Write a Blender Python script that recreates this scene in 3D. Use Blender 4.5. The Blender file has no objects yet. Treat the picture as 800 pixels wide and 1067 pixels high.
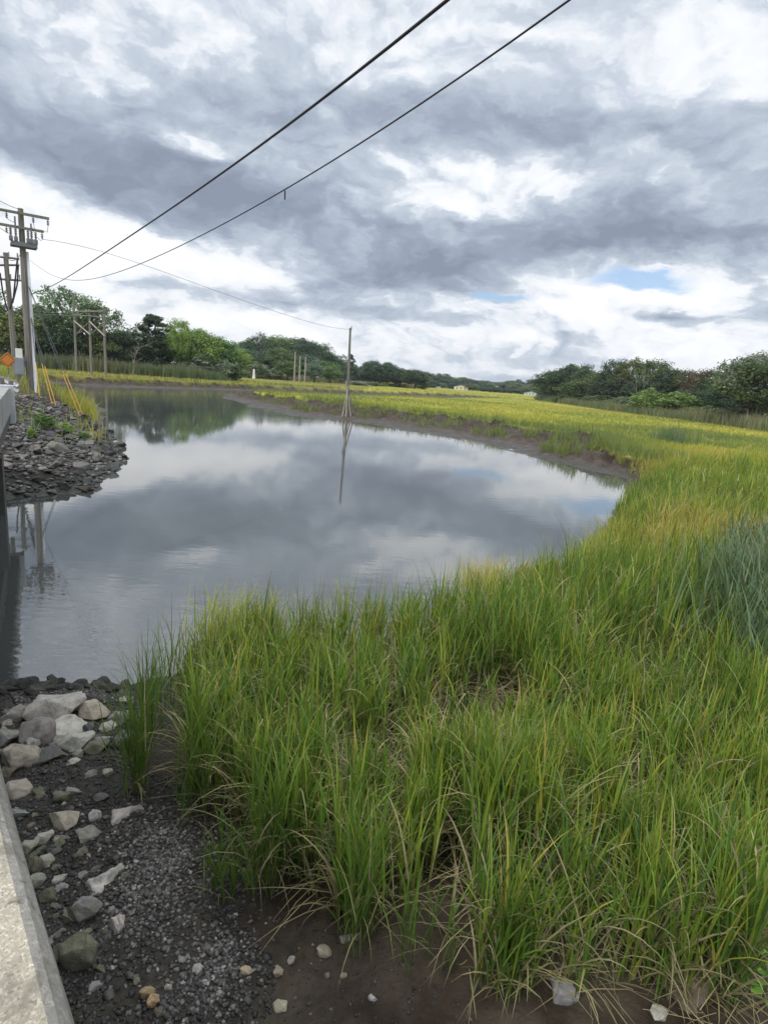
import bpy, bmesh, math, random
import numpy as np
from mathutils import Vector, Matrix
random.seed(7)
rng = np.random.default_rng(11)
scene = bpy.context.scene
COL = scene.collection
R = math.radians

# ------------------------------------------------------------------ camera
CAM_H = 4.0
FPX = 610.0                      # focal length in photo pixels (photo is 800 wide)
ROLL = R(4.37)
PITCH = math.atan(137.0 / FPX)
cF = np.array([0, math.cos(PITCH), -math.sin(PITCH)])
cR0 = np.array([1.0, 0, 0]); cU0 = np.array([0, math.sin(PITCH), math.cos(PITCH)])
cR = cR0 * math.cos(ROLL) + cU0 * math.sin(ROLL)
cU = cU0 * math.cos(ROLL) - cR0 * math.sin(ROLL)
EYE = np.array([0, 0, CAM_H])

def ray(x, y):
    return cF + cR * (x - 400) / FPX - cU * (y - 533.5) / FPX
def at(x, y, z=0.0):             # survey point on the level z
    d = ray(x, y); return EYE + d * ((z - CAM_H) / d[2])
def at_d(x, y, D):               # survey point at plan distance D
    d = ray(x, y); return EYE + d * (D / math.hypot(d[0], d[1]))
def az_el(x, y):
    d = ray(x, y); d = d / np.linalg.norm(d)
    return math.atan2(d[0], d[1]), math.asin(d[2])

cd = bpy.data.cameras.new('camera'); cam = bpy.data.objects.new('camera', cd); COL.objects.link(cam)
M3 = Matrix((cR, cU, -cF)).transposed()
cam.matrix_world = Matrix.Translation(Vector(EYE)) @ M3.to_4x4()
cd.sensor_fit = 'HORIZONTAL'; cd.sensor_width = 36.0; cd.lens = 36.0 * FPX / 800.0
cd.clip_start = 0.05; cd.clip_end = 9000
scene.camera = cam
scene.view_settings.view_transform = 'Standard'
scene.view_settings.look = 'None'
scene.view_settings.gamma = 1
scene.view_settings.exposure = 0.45
scene.view_settings.use_curve_mapping = False
scene.render.engine = 'CYCLES'
cy = scene.cycles
cy.max_bounces = 6; cy.diffuse_bounces = 3; cy.glossy_bounces = 3; cy.transmission_bounces = 4; cy.transparent_max_bounces = 6
cy.use_denoising = True
try:
    cy.denoiser = 'OPENIMAGEDENOISE'
except Exception:
    pass
cy.use_adaptive_sampling = True; cy.adaptive_threshold = 0.01
cy.caustics_reflective = False; cy.caustics_refractive = False

# ------------------------------------------------------------------ node helpers
class NT:
    def __init__(s, tree): s.t = tree; s.n = tree.nodes; s.l = tree.links
    def new(s, typ, **kw):
        n = s.n.new(typ)
        for k, v in kw.items(): setattr(n, k, v)
        return n
    def link(s, a, b): s.l.new(a, b)
    def setv(s, sock, v):
        if hasattr(v, 'node'): s.l.new(v, sock)
        elif v is not None: sock.default_value = v
    def math(s, op, a, b=None, c=None, clamp=False):
        n = s.new('ShaderNodeMath', operation=op, use_clamp=clamp)
        s.setv(n.inputs[0], a)
        if b is not None: s.setv(n.inputs[1], b)
        if c is not None: s.setv(n.inputs[2], c)
        return n.outputs[0]
    def noise(s, vec, scale, detail=4, rough=0.55, dist=0.0, color=False, w=None):
        n = s.new('ShaderNodeTexNoise')
        if vec is not None: s.l.new(vec, n.inputs['Vector'])
        n.inputs['Scale'].default_value = scale; n.inputs['Detail'].default_value = detail
        n.inputs['Roughness'].default_value = rough; n.inputs['Distortion'].default_value = dist
        return n.outputs['Color' if color else 'Fac']
    def ramp(s, fac, stops, interp='LINEAR'):
        n = s.new('ShaderNodeValToRGB'); n.color_ramp.interpolation = interp
        e = n.color_ramp.elements
        while len(e) < len(stops): e.new(0.5)
        for k, (p, c) in enumerate(stops):
            e[k].position = p; e[k].color = (c[0], c[1], c[2], 1) if not isinstance(c, (int, float)) else (c, c, c, 1)
        s.setv(n.inputs[0], fac)
        return n.outputs[0]
    def mix(s, fac, a, b, blend='MIX'):
        n = s.new('ShaderNodeMix', data_type='RGBA', blend_type=blend)
        s.setv(n.inputs[0], fac)
        for i, v in ((6, a), (7, b)):
            if isinstance(v, (tuple, list)): n.inputs[i].default_value = (v[0], v[1], v[2], 1)
            else: s.l.new(v, n.inputs[i])
        return n.outputs[2]
    def maprange(s, v, a, b, c=0.0, d=1.0, smooth=True):
        n = s.new('ShaderNodeMapRange', interpolation_type='SMOOTHSTEP' if smooth else 'LINEAR')
        s.setv(n.inputs[0], v)
        for i, q in enumerate((a, b, c, d)): n.inputs[i + 1].default_value = q
        return n.outputs[0]
    def mapping(s, vec, scale=(1, 1, 1), rot=(0, 0, 0), loc=(0, 0, 0)):
        n = s.new('ShaderNodeMapping'); s.l.new(vec, n.inputs[0])
        n.inputs['Scale'].default_value = scale; n.inputs['Rotation'].default_value = rot; n.inputs['Location'].default_value = loc
        return n.outputs[0]

def material(name):
    m = bpy.data.materials.new(name); m.use_nodes = True
    nt = NT(m.node_tree)
    b = m.node_tree.nodes['Principled BSDF']
    return m, nt, b
# ------------------------------------------------------------------ sky
SUN_AZ, SUN_EL = R(215), R(48)      # behind the camera, to the left; azimuth clockwise from +Y
world = bpy.data.worlds.new('World'); scene.world = world; world.use_nodes = True
W = NT(world.node_tree)
bg = world.node_tree.nodes['Background']
sky = W.new('ShaderNodeTexSky', sky_type='NISHITA')
sky.sun_disc = False; sky.sun_elevation = SUN_EL; sky.sun_rotation = SUN_AZ
sky.air_density = 1.0; sky.dust_density = 0.6; sky.ozone_density = 1.5
tc = W.new('ShaderNodeTexCoord')
sep = W.new('ShaderNodeSeparateXYZ'); W.link(tc.outputs['Generated'], sep.inputs[0])
X, Y, Z = sep.outputs
zc = W.math('MAXIMUM', Z, 0.0)
den = W.math('ADD', zc, 0.20)
comb = W.new('ShaderNodeCombineXYZ')
W.link(W.math('DIVIDE', X, den), comb.inputs[0]); W.link(W.math('DIVIDE', Y, den), comb.inputs[1])
Q = comb.outputs[0]                       # cloud-deck plane
az = W.math('ARCTAN2', X, Y); el = W.math('ARCSINE', Z)
# warp of the deck: big billows + fine curls, smaller towards the horizon
wsc = W.math('ADD', W.math('MULTIPLY', W.maprange(el, 0.0, 0.5, 0.0, 1.0, False), 0.75), 0.25)
wn = W.noise(Q, 1.1, 8, 0.62, color=True)
ws = W.new('ShaderNodeSeparateXYZ'); W.link(wn, ws.inputs[0])
wx = W.math('MULTIPLY', W.math('MULTIPLY', W.math('SUBTRACT', ws.outputs[0], 0.5), 0.40), wsc)
wy = W.math('MULTIPLY', W.math('MULTIPLY', W.math('SUBTRACT', ws.outputs[1], 0.5), 0.24), wsc)
azw = W.math('ADD', az, wx); elw = W.math('ADD', el, wy)

def blob(px, py, sx, sy, amp):
    a, e = az_el(px, py)
    a2, _ = az_el(px + sx, py + sx * 0.0763); _, e2 = az_el(px, py - sy)
    sa, se = abs(a2 - a), abs(e2 - e)
    da = W.math('MULTIPLY', W.math('SUBTRACT', azw, a), 1 / sa)
    de = W.math('MULTIPLY', W.math('SUBTRACT', elw, e), 1 / se)
    q = W.math('ADD', W.math('MULTIPLY', da, da), W.math('MULTIPLY', de, de))
    g = W.math('EXPONENT', W.math('MULTIPLY', q, -1.0))
    return W.math('MULTIPLY', g, amp)
BLOBS = [
    (110, 165, 130, 46, -.36), (270, 222, 110, 30, -.34), (300, 120, 160, 45, -.17), (560, 128, 260, 34, -.24),
    (470, 272, 95, 30, -.46), (640, 234, 120, 28, -.42), (590, 350, 60, 8, -.16), (330, 318, 90, 9, -.20), (170, 296, 60, 8, -.14), (690, 322, 50, 8, -.20), (450, 335, 70, 7, -.14), (790, 215, 60, 45, -.18), (20, 110, 60, 40, -.12), (780, 120, 60, 40, -.08),
    (360, 285, 90, 22, -.14),
    (20, 185, 50, 22, .34), (190, 148, 26, 18, .30), (110, 258, 110, 26, .34), (250, 268, 50, 20, .22),
    (585, 184, 80, 15, .28), (475, 208, 50, 15, .24), (690, 295, 140, 20, .32), (560, 320, 70, 16, .26), (700, 345, 120, 14, .10), (430, 175, 50, 14, .08),
    (420, 30, 110, 45, .08), (700, 50, 130, 45, .10), (60, 30, 70, 40, .06),
    (100, 318, 120, 18, .08), (480, 350, 150, 20, .12),
]
V = None
for b in BLOBS:
    g = blob(*b); V = g if V is None else W.math('ADD', V, g)
up = W.math('ADD', W.maprange(el, 0.50, 0.80, 0.0, 0.30), W.maprange(el, 0.02, 0.20, 0.13, 0.0))          # deck overhead, out of view, raised in brightness as added light on the scene
V = W.math('ADD', V, up)
# billows are seen from the side, so their noise lives on the dome (azimuth, stretched elevation), the deck's on the plane
cb2 = W.new('ShaderNodeCombineXYZ'); W.link(azw, cb2.inputs[0]); W.link(W.math('MULTIPLY', elw, 1.8), cb2.inputs[1])
P = cb2.outputs[0]
def puffs(vec):                           # lumps with creases between them, at two sizes, and a soft large-scale drift
    a = W.math('ABSOLUTE', W.math('SUBTRACT', W.noise(vec, 5.0, 3, 0.5), 0.5))
    b = W.math('ABSOLUTE', W.math('SUBTRACT', W.noise(vec, 12.0, 7, 0.58), 0.5))
    c = W.math('SUBTRACT', W.noise(vec, 3.2, 5, 0.55, 0.3), 0.5)
    return W.math('ADD', W.math('ADD', W.math('MULTIPLY', W.math('SUBTRACT', a, .12), 0.85), W.math('MULTIPLY', W.math('SUBTRACT', b, .12), 0.46)), W.math('MULTIPLY', c, 0.85))
n1 = puffs(P)
n1b = puffs(W.mapping(P, (1, 1, 1), (0, 0, 0), (0.01, 0.035, 0)))
rel = W.math('MULTIPLY', W.math('SUBTRACT', n1, n1b), W.maprange(el, 0.22, 0.5, 0.95, 0.42, False))        # a billow is lighter on its upper side, grey underneath
nq = W.math('MULTIPLY', W.math('SUBTRACT', W.noise(Q, 1.6, 8, 0.56, 0.1), 0.5), W.maprange(el, 0.03, 0.45, 0.16, 0.46, False))
n2 = W.math('MULTIPLY', W.math('SUBTRACT', W.noise(P, 30.0, 5, 0.60, 0.2), 0.5), 0.10)
V = W.math('ADD', W.math('ADD', W.math('ADD', W.math('ADD', V, W.math('MULTIPLY', n1, W.maprange(el, 0.2, 0.5, 0.78, 0.30, False))), n2), W.math('ADD', rel, nq)), 0.63)
V = W.math('MULTIPLY_ADD', V, 1.22, -0.120)
cloud = W.ramp(W.math('MULTIPLY', V, 0.8), [
    (0.00, (1.95, 2.3, 2.95)), (0.20, (2.65, 3.1, 3.85)), (0.36, (3.7, 4.2, 4.95)), (0.46, (4.6, 5.1, 5.8)),
    (0.51, (5.7, 6.1, 6.65)), (0.57, (6.8, 7.0, 7.35)), (0.70, (7.6, 7.7, 7.9)), (1.0, (8.6, 8.6, 8.6))])
# added boost: clouds above the view brightened all round to light the scene
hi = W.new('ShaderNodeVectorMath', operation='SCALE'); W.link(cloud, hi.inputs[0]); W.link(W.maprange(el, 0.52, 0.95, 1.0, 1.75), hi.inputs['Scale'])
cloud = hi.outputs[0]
# small blue openings low on the right
G = W.math('ADD', W.math('ADD', blob(664, 285, 85, 13, 1.15), blob(515, 308, 44, 11, 0.95)), W.math('ADD', blob(540, 345, 60, 5, 0.35), blob(755, 318, 25, 5, 0.4)))
gap = W.maprange(W.math('ADD', G, W.math('MULTIPLY', n1, 1.3)), 0.30, 0.85)
blue = W.mix(0.55, sky.outputs[0], (2.2, 4.0, 6.6))
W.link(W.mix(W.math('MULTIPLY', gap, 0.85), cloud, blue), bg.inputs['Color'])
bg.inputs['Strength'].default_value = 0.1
world.cycles.sampling_method = 'MANUAL'; world.cycles.sample_map_resolution = 512
sl = bpy.data.lights.new('sun', 'SUN'); so = bpy.data.objects.new('sun', sl); COL.objects.link(so)
sl.energy = 1.5; sl.angle = R(14); sl.color = (1.0, 0.95, 0.87)
sd_ = Vector((math.sin(SUN_AZ) * math.cos(SUN_EL), math.cos(SUN_AZ) * math.cos(SUN_EL), math.sin(SUN_EL)))
so.rotation_euler = sd_.to_track_quat('Z', 'Y').to_euler(); so.location = (0, -20, 40)
# ------------------------------------------------------------------ numpy noise
_lat = rng.random((256, 256))
def vnoise(x, y):
    xi = np.floor(x).astype(int); yi = np.floor(y).astype(int)
    fx = x - xi; fy = y - yi; fx = fx * fx * (3 - 2 * fx); fy = fy * fy * (3 - 2 * fy)
    g = lambda i, j: _lat[(xi + i) & 255, (yi + j) & 255]
    return (g(0, 0) * (1 - fx) + g(1, 0) * fx) * (1 - fy) + (g(0, 1) * (1 - fx) + g(1, 1) * fx) * fy
def fbm(x, y, oct=4, rough=0.5):
    v = 0; a = 1.0; t = 0
    for k in range(oct):
        v = v + a * vnoise(x * 2 ** k + 17.3 * k, y * 2 ** k + 5.1 * k); t += a; a *= rough
    return v / t
def sstep(a, b, v):
    t = np.clip((v - a) / (b - a), 0, 1); return t * t * (3 - 2 * t)

# ------------------------------------------------------------------ the creek: its bank line with a profile at each vertex
#   profile: w mud width, h1 height at its end, c cut width, h2 height after the cut, L, h3 plateau, rocky, mudflag
PG = (2.6, .22, 2.0, .45, 4, .70, 1.0)       # stony near bank
PN = (.6, .10, .8, .32, 5, .55, 0.0)         # near marsh
PT = (.8, .12, .8, .40, 8, .75, 0.0)         # tip of the creek on the right
PF = (10.5, .54, .5, .80, 20, .85, 0.0)       # far bank: wide mud slope under a peat edge
PI = (4.5, .34, .5, .75, 20, .85, 0.0)
PB = (3.2, .40, .5, 1.15, 25, 1.25, 0.0)       # bank far upstream
PR = (1.2, .32, 5.8, 2.10, 3, 2.30, 1.0)     # rock armour of the embankment
PE = (1.2, .25, 4.2, 2.00, 5, 2.30, 0.0)     # grassed embankment
SHORE = [
    (-30, -4, PG), (-14, 2.5, PG), (-8, 5.2, PG), (-4.57, 6.52, PG), (-3.91, 6.68, PG), (-3.1, 6.70, PG), (-2.7, 7.0, PG), (-2.24, 7.35, PN),
    (-1.25, 7.75, PN), (.15, 8.6, PN), (1.47, 9.3, PN), (3.2, 11.1, PN), (4.9, 13.7, PN), (6.4, 16.6, PN), (7.6, 19.4, PN), (9.0, 22.35, PN), (10.8, 25.8, PT), (12.2, 28.2, PT),
    (12.6, 29.6, PT), (12.2, 31.0, (2.2, .28, .6, .7, 15, .85, 0)), (10.65, 33.1, (2.8, .34, .5, .75, 15, .85, 0)), (8.7, 38, (5.2, .40, .5, .78, 20, .85, 0)), (6.65, 43.2, PF), (4.0, 46.5, PF), (1.9, 48.9, PF), (-1.0, 52.4, PF),
    (-3.3, 54.7, PF), (-7.2, 56.0, PF), (-10.15, 58.1, PF), (-13.3, 61.5, PF), (-15.6, 66, PF), (-19.2, 73, PF), (-22.6, 80.7, PI), (-25.5, 88, PI), (-27.0, 95, PI), (-25.5, 100, PI),
    (-20, 107, PI), (-8, 124, PI), (6, 150, PI), (24, 196, PI), (38, 236, PI), (36.5, 240, PB), (17, 205, PB), (-3, 160, PB), (-17, 135, PB), (-31.8, 113.3, PB), (-38, 98, PB), (-44.3, 87.5, PB),
    (-56, 86, PB), (-75, 92, PB), (-110, 104, PB), (-150, 110, PB),
    (-150, 98, PE), (-110, 90, PE), (-75, 80, PE), (-50, 72, PE), (-38.5, 66, PE), (-27, 54, PE), (-22.3, 45.5, PE), (-18.4, 38, PE), (-15.6, 32.5, PE),
    (-13.5, 28.5, PR), (-12.0, 26.2, PR), (-10.9, 24.2, PR), (-10.0, 21.5, PR), (-9.55, 19.5, PR), (-8.95, 17.7, PR), (-9.66, 16.9, PR), (-10.64, 15.7, PR), (-15, 11.5, PR), (-22, 7.5, PR), (-34, 3, PR)]
SXY = np.array([(a, b) for a, b, _ in SHORE]); SPR = np.array([p for _, _, p in SHORE])
A0 = SXY; B0 = np.roll(SXY, -1, 0); PA = SPR; PBv = np.roll(SPR, -1, 0)
def shore(x, y):
    """signed distance to the bank line (land positive) and the profile at the nearest bank point"""
    x = np.asarray(x, float); y = np.asarray(y, float)
    best = np.full(x.shape, 1e18); bi = np.zeros(x.shape, int); bt = np.zeros(x.shape); inside = np.zeros(x.shape, bool)
    for i in range(len(A0)):
        ax, ay = A0[i]; bx, by = B0[i]; dx, dy = bx - ax, by - ay
        t = np.clip(((x - ax) * dx + (y - ay) * dy) / (dx * dx + dy * dy), 0, 1)
        d = (x - ax - t * dx) ** 2 + (y - ay - t * dy) ** 2
        m = d < best; best[m] = d[m]; bi[m] = i; bt[m] = t[m]
        c = ((ay > y) != (by > y)) & (x < dx * (y - ay) / (dy if dy else 1e-9) + ax)
        inside ^= c
    s = np.sqrt(best); s[inside] *= -1
    pr = PA[bi] * (1 - bt)[:, None] + PBv[bi] * bt[:, None]
    return s, pr
def ground(x, y, full=False):
    x = np.atleast_1d(np.asarray(x, float)); y = np.atleast_1d(np.asarray(y, float))
    r = np.hypot(x, y)
    amp = np.clip(r * .018, .10, 1.3)
    wob = (fbm(x * .9, y * .9, 4, .55) - .5) * 1.2 * np.clip(amp, 0, .5) + (fbm(x * .23 + 9, y * .23, 3) - .5) * 2 * np.clip(amp - .3, 0, 1.2)
    s, p = shore(x, y); s0 = s
    s = s + wob
    w, h1, c, h2, L, h3, rock = p.T
    z = np.where(s < 0, np.maximum(-1.1, s * .28), h1 * np.clip(s / w, 0, 1))
    z = z + np.where(s > w, (h2 - h1) * np.where(rock > .5, np.clip((s - w) / c, 0, 1), sstep(0, 1, (s - w) / c)), 0)
    z = z + np.where(s > w + c, (h3 - h2) * np.clip((s - w - c) / L, 0, 1), 0)
    n = (fbm(x * 3.1, y * 3.1, 4) - .5) * .10 + (fbm(x * 11, y * 11, 3) - .5) * .030 * (r < 14)
    n = n + (fbm(x * .35, y * .35, 3) - .5) * .16 * (s > w + c)
    z = z + n * np.clip(s * 1.5 + .2, 0, 1)
    # slumped blocks of peat below the cut edge
    sl = fbm(x * .8 + 40, y * .8, 4, .6)
    z = z + np.where((rock < .5) & (w > 2) & (s > .35 * w) & (s < w + .3), np.clip(sl - .46, -.07, .22) * 2.4 * np.clip((s / w - .35) * 3, 0, 1), 0)
    # erosion runnels down the mud slope
    run = np.abs(fbm(x * .55 + 3, y * .55, 3) - .5)
    z = z - np.where((s > .3) & (s < w) & (rock < .5) & (w > 2), (.10 - np.clip(run, 0, .1)) * 1.1, 0)
    if full: return z, s, p
    return z

def look_down(px, py, r0=8.0, r1=90.0):
    """where the line of sight through a photo point first meets the ground"""
    d = ray(px, py); d = d / math.hypot(d[0], d[1]); t = np.linspace(r0, r1, 1600)
    h = CAM_H + d[2] * t - ground(d[0] * t, d[1] * t); i = int(np.argmax(h < 0)) if (h < 0).any() else len(t) - 1
    return (d[0] * t[i], d[1] * t[i])
RP = [look_down(*q) for q in [(-6, 521), (60, 516), (100, 512.5), (108, 500), (133, 479), (122, 464), (116, 452), (98, 438), (74, 425), (46, 413), (24, 411), (12, 416), (-6, 436)]]
def np_mesh(name, V, Fc, mat=None, smooth=False, attrs=None, uv=None):
    me = bpy.data.meshes.new(name)
    V = np.asarray(V, np.float32); Fc = np.asarray(Fc, np.int32)
    k = Fc.shape[1]
    me.vertices.add(len(V)); me.vertices.foreach_set('co', V.ravel())
    me.loops.add(Fc.size); me.loops.foreach_set('vertex_index', Fc.ravel())
    me.polygons.add(len(Fc)); me.polygons.foreach_set('loop_start', np.arange(0, Fc.size, k, dtype=np.int32))
    if smooth: me.polygons.foreach_set('use_smooth', np.ones(len(Fc), bool))
    for an, av in (attrs or {}).items():
        a = me.attributes.new(an, 'FLOAT', 'POINT'); a.data.foreach_set('value', np.asarray(av, np.float32))
    me.update(calc_edges=True)
    if mat: me.materials.append(mat)
    return me
def link(name, me, parent=None):
    o = bpy.data.objects.new(name, me); COL.objects.link(o)
    if parent is not None: o.parent = parent
    return o
def tag(o, label=None, cat=None, group=None, kind=None):
    if label: o['label'] = label
    if cat: o['category'] = cat
    if group: o['group'] = group
    if kind: o['kind'] = kind
    return o
def attr_node(nt, name):
    n = nt.new('ShaderNodeAttribute'); n.attribute_name = name
    return n.outputs['Fac']

# ------------------------------------------------------------------ ground sheet (polar grid, fine near the bank)
azs = np.radians(np.concatenate([np.arange(-180, -44, 4.0), np.arange(-44, 46, .24), np.arange(46, 180, 4.0)]))
rr = np.concatenate([[0.05], np.exp(np.linspace(math.log(.3), math.log(14), 270)), np.exp(np.linspace(math.log(14), math.log(130), 330))[1:], np.exp(np.linspace(math.log(130), math.log(3800), 170))[1:]])
AA, RR = np.meshgrid(azs, rr); gx = (RR * np.sin(AA)).ravel(); gy = (RR * np.cos(AA)).ravel()
gz, gs, gp = ground(gx, gy, True)
gw, gc = gp[:, 0], gp[:, 2]
na, nr = len(azs), len(rr)
ii = np.arange(nr - 1)[:, None] * na; jj = np.arange(na)[None, :]; j2 = (jj + 1) % na
quads = np.stack([ii + jj, ii + j2, ii + na + j2, ii + na + jj], -1).reshape(-1, 4)[:, ::-1]
g_mud = 1 - sstep(-.3, .5, gs - gw - gc * .7 + (fbm(gx * 1.3, gy * 1.3, 3) - .5) * 1.2)
g_rock = gp[:, 6].copy()
# the stony strip beside the near wall gives way to marsh mud along a ragged line
la = np.array([-2.75, 6.8]); lb = np.array([-.35, 2.4]); lu = (lb - la) / np.linalg.norm(lb - la)
ld = (gx - la[0]) * lu[1] - (gy - la[1]) * lu[0]
nb_ = (gx > -14) & (gy < 12) & (np.hypot(gx, gy) < 16)
g_rock[nb_] = (1 - sstep(-.35, .55, -ld + (fbm(gx * 2.3, gy * 2.3, 4) - .5) * 1.3))[nb_]
# the near marsh stands on bare dark mud
NEAR = ((gx > -6) & (gy < 30) & (np.hypot(gx, gy) < 26)) * 1.0
GC = material('ground_cover'); gm, G, gb = GC
pos = G.new('ShaderNodeNewGeometry').outputs['Position']
mud_n = G.noise(pos, 1.6, 8, .65); fine = G.noise(pos, 22, 5, .6); mid = G.noise(pos, 6, 5, .6)
mudc = G.ramp(mud_n, [(.25, (.016, .013, .011)), (.48, (.042, .034, .028)), (.75, (.092, .077, .064))])
mudc = G.mix(G.maprange(fine, .40, .75, 0, .55), mudc, (.135, .114, .096))
mudc = G.mix(G.math('MULTIPLY', attr_node(G, 'cut'), G.maprange(mid, .3, .6, .55, 1.0)), mudc, (.024, .019, .014))
zs0 = G.new('ShaderNodeSeparateXYZ'); G.link(pos, zs0.inputs[0])
mudc = G.mix(G.maprange(zs0.outputs[2], .16, .0, 0, .6), mudc, (.026, .026, .020))
# meadow: drifts of yellow-green, green and tan hay
p1 = G.noise(G.mapping(pos, (1, .55, 1), (0, 0, -.5)), .055, 5, .6, .6)
p2 = G.noise(pos, .35, 6, .65, .3)
mead = G.ramp(G.math('ADD', G.math('MULTIPLY', p1, .75), G.math('MULTIPLY', p2, .25)), [
    (.30, (.100, .150, .030)), (.42, (.190, .220, .034)), (.52, (.300, .285, .040)), (.62, (.215, .240, .040)), (.72, (.235, .195, .075))])
mead = G.mix(G.maprange(G.noise(pos, 2.6, 6, .7), .4, .8, 0, .5), mead, (.07, .085, .02))
gravelc = G.ramp(G.noise(pos, 14, 6, .7), [(.3, (.014, .014, .014)), (.5, (.036, .036, .034)), (.7, (.075, .074, .070))])
gravelc = G.mix(G.maprange(mid, .5, .7, 0, .6), gravelc, (.030, .030, .018))
amud, arock, anear = attr_node(G, 'mud'), attr_node(G, 'rocky'), attr_node(G, 'near')
bare = G.mix(arock, mudc, gravelc)
nearmud = G.mix(G.maprange(mud_n, .35, .65), (.028, .021, .015), (.074, .061, .047))
bare2 = G.mix(G.math('MULTIPLY', anear, G.math('SUBTRACT', 1.0, G.math('MULTIPLY', arock, .8))), bare, nearmud)
cover = G.math('MULTIPLY', G.math('SUBTRACT', 1.0, amud), G.math('SUBTRACT', 1.0, anear))
emb = attr_node(G, 'emb')
col = G.mix(cover, bare2, G.mix(emb, mead, G.mix(p2, (.06, .07, .02), (.12, .10, .06))))
G.link(col, gb.inputs['Base Color'])
zsep = G.new('ShaderNodeSeparateXYZ'); G.link(pos, zsep.inputs[0])
wet = G.maprange(zsep.outputs[2], .02, .35, 1, 0)
G.link(G.math('SUBTRACT', .93, G.math('MULTIPLY', G.math('MULTIPLY', wet, amud), .55)), gb.inputs['Roughness'])
gb.inputs['Specular IOR Level'].default_value = .16
bmp = G.new('ShaderNodeBump'); bmp.inputs['Strength'].default_value = .75; bmp.inputs['Distance'].default_value = .05
G.link(G.math('ADD', G.math('MULTIPLY', fine, .5), mid), bmp.inputs['Height']); G.link(bmp.outputs[0], gb.inputs['Normal'])
g_cut = sstep(-.5, .0, gs - gw) * (1 - sstep(.3, .75, gs - gw - gc)) * (gp[:, 0] > 2) * (gp[:, 6] < .5)
g_emb = sstep(.9, 1.6, gp[:, 5]) * (gx < -8)
gme = np_mesh('ground', np.stack([gx, gy, gz], -1), quads, gm, True, {'mud': g_mud * 1.0, 'rocky': g_rock, 'near': NEAR, 'emb': g_emb, 'cut': g_cut})
tag(link('ground', gme), 'tidal marsh ground of mud, gravel and meadow along a creek', 'ground', kind='structure')

# ------------------------------------------------------------------ water
wm, Wn, wb = material('creek_water')
wpos = Wn.new('ShaderNodeNewGeometry').outputs['Position']
wl = Wn.new('ShaderNodeVectorMath', operation='LENGTH'); Wn.link(wpos, wl.inputs[0])
murk = Wn.noise(wpos, .25, 3, .5)
Wn.link(Wn.ramp(murk, [(.3, (.052, .060, .060)), (.7, (.074, .082, .080))]), wb.inputs['Base Color'])
wb.inputs['Roughness'].default_value = .025; wb.inputs['IOR'].default_value = 2.7
near_rip = Wn.maprange(wl.outputs['Value'], 7, 14, 1.0, .10)
far_rip = Wn.maprange(wl.outputs['Value'], 40, 75, 0.0, 1.0)
patch = Wn.maprange(Wn.noise(Wn.mapping(wpos, (.5, 1, 1), (0, 0, .6)), .16, 3, .5, .4), .50, .62)
r1 = Wn.noise(Wn.mapping(wpos, (.55, 1.6, 1), (0, 0, .5)), 2.4, 3, .5, .5)
r2 = Wn.noise(Wn.mapping(wpos, (.7, 1.5, 1), (0, 0, -.3)), 5.5, 2, .5, .6)
r3 = Wn.noise(Wn.mapping(wpos, (.5, 1.0, 1), (0, 0, .2)), .45, 2, .5)
hgt = Wn.math('ADD', Wn.math('MULTIPLY', r1, Wn.math('ADD', near_rip, Wn.math('MULTIPLY', patch, .10))), Wn.math('MULTIPLY', r2, Wn.math('MULTIPLY', near_rip, .30)))
hgt = Wn.math('ADD', hgt, Wn.math('MULTIPLY', r1, Wn.math('MULTIPLY', far_rip, .55)))
hgt = Wn.math('ADD', hgt, Wn.math('MULTIPLY', r3, .05))
wbm = Wn.new('ShaderNodeBump'); wbm.inputs['Strength'].default_value = .075; wbm.inputs['Distance'].default_value = .10
Wn.link(hgt, wbm.inputs['Height']); Wn.link(wbm.outputs[0], wb.inputs['Normal'])
wv = np.array([(-400, -60, 0), (300, -60, 0), (300, 330, 0), (-400, 330, 0)], float)
tag(link('creek_water', np_mesh('creek_water', wv, [(0, 1, 2, 3)], wm)), 'calm grey tidal creek mirroring the clouds', 'water', kind='structure')
# ------------------------------------------------------------------ grass blades
def blade_geo(bx, by, bz, az, length, width, lean, bend, nseg, pw=1.6, droop=None):
    """ribbons: start angle `lean` from vertical, turning by `bend` along the length, towards azimuth az"""
    n = len(bx); sx, sy = np.sin(az), np.cos(az)
    P = np.stack([bx, by, bz], -1).astype(float)
    ta = az + np.pi / 2 + rng.normal(0, .5, n); wx, wy = np.sin(ta), np.cos(ta)
    rows = []; ts = []
    for k in range(nseg + 1):
        t = k / nseg
        w = width * (1 - t ** 1.7) * (.75 + .25 * min(1, t * 4)) * .5 + width * .03
        rows.append(P + np.stack([wx * w, wy * w, np.zeros(n)], -1)); rows.append(P - np.stack([wx * w, wy * w, np.zeros(n)], -1))
        ts += [t, t]
        th = lean + bend * ((k + .5) / nseg) ** pw
        d = length / nseg
        P = P + np.stack([np.sin(th) * sx * d, np.sin(th) * sy * d, np.cos(th) * d], -1)
    V = np.stack(rows, 1)                                    # n, 2(nseg+1), 3
    m = 2 * (nseg + 1)
    base = (np.arange(n) * m)[:, None, None]
    f = np.array([[2 * k, 2 * k + 1, 2 * k + 3, 2 * k + 2] for k in range(nseg)])[None]
    return V.reshape(-1, 3), (base + f).reshape(-1, 4), np.tile(ts, n), m
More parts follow.
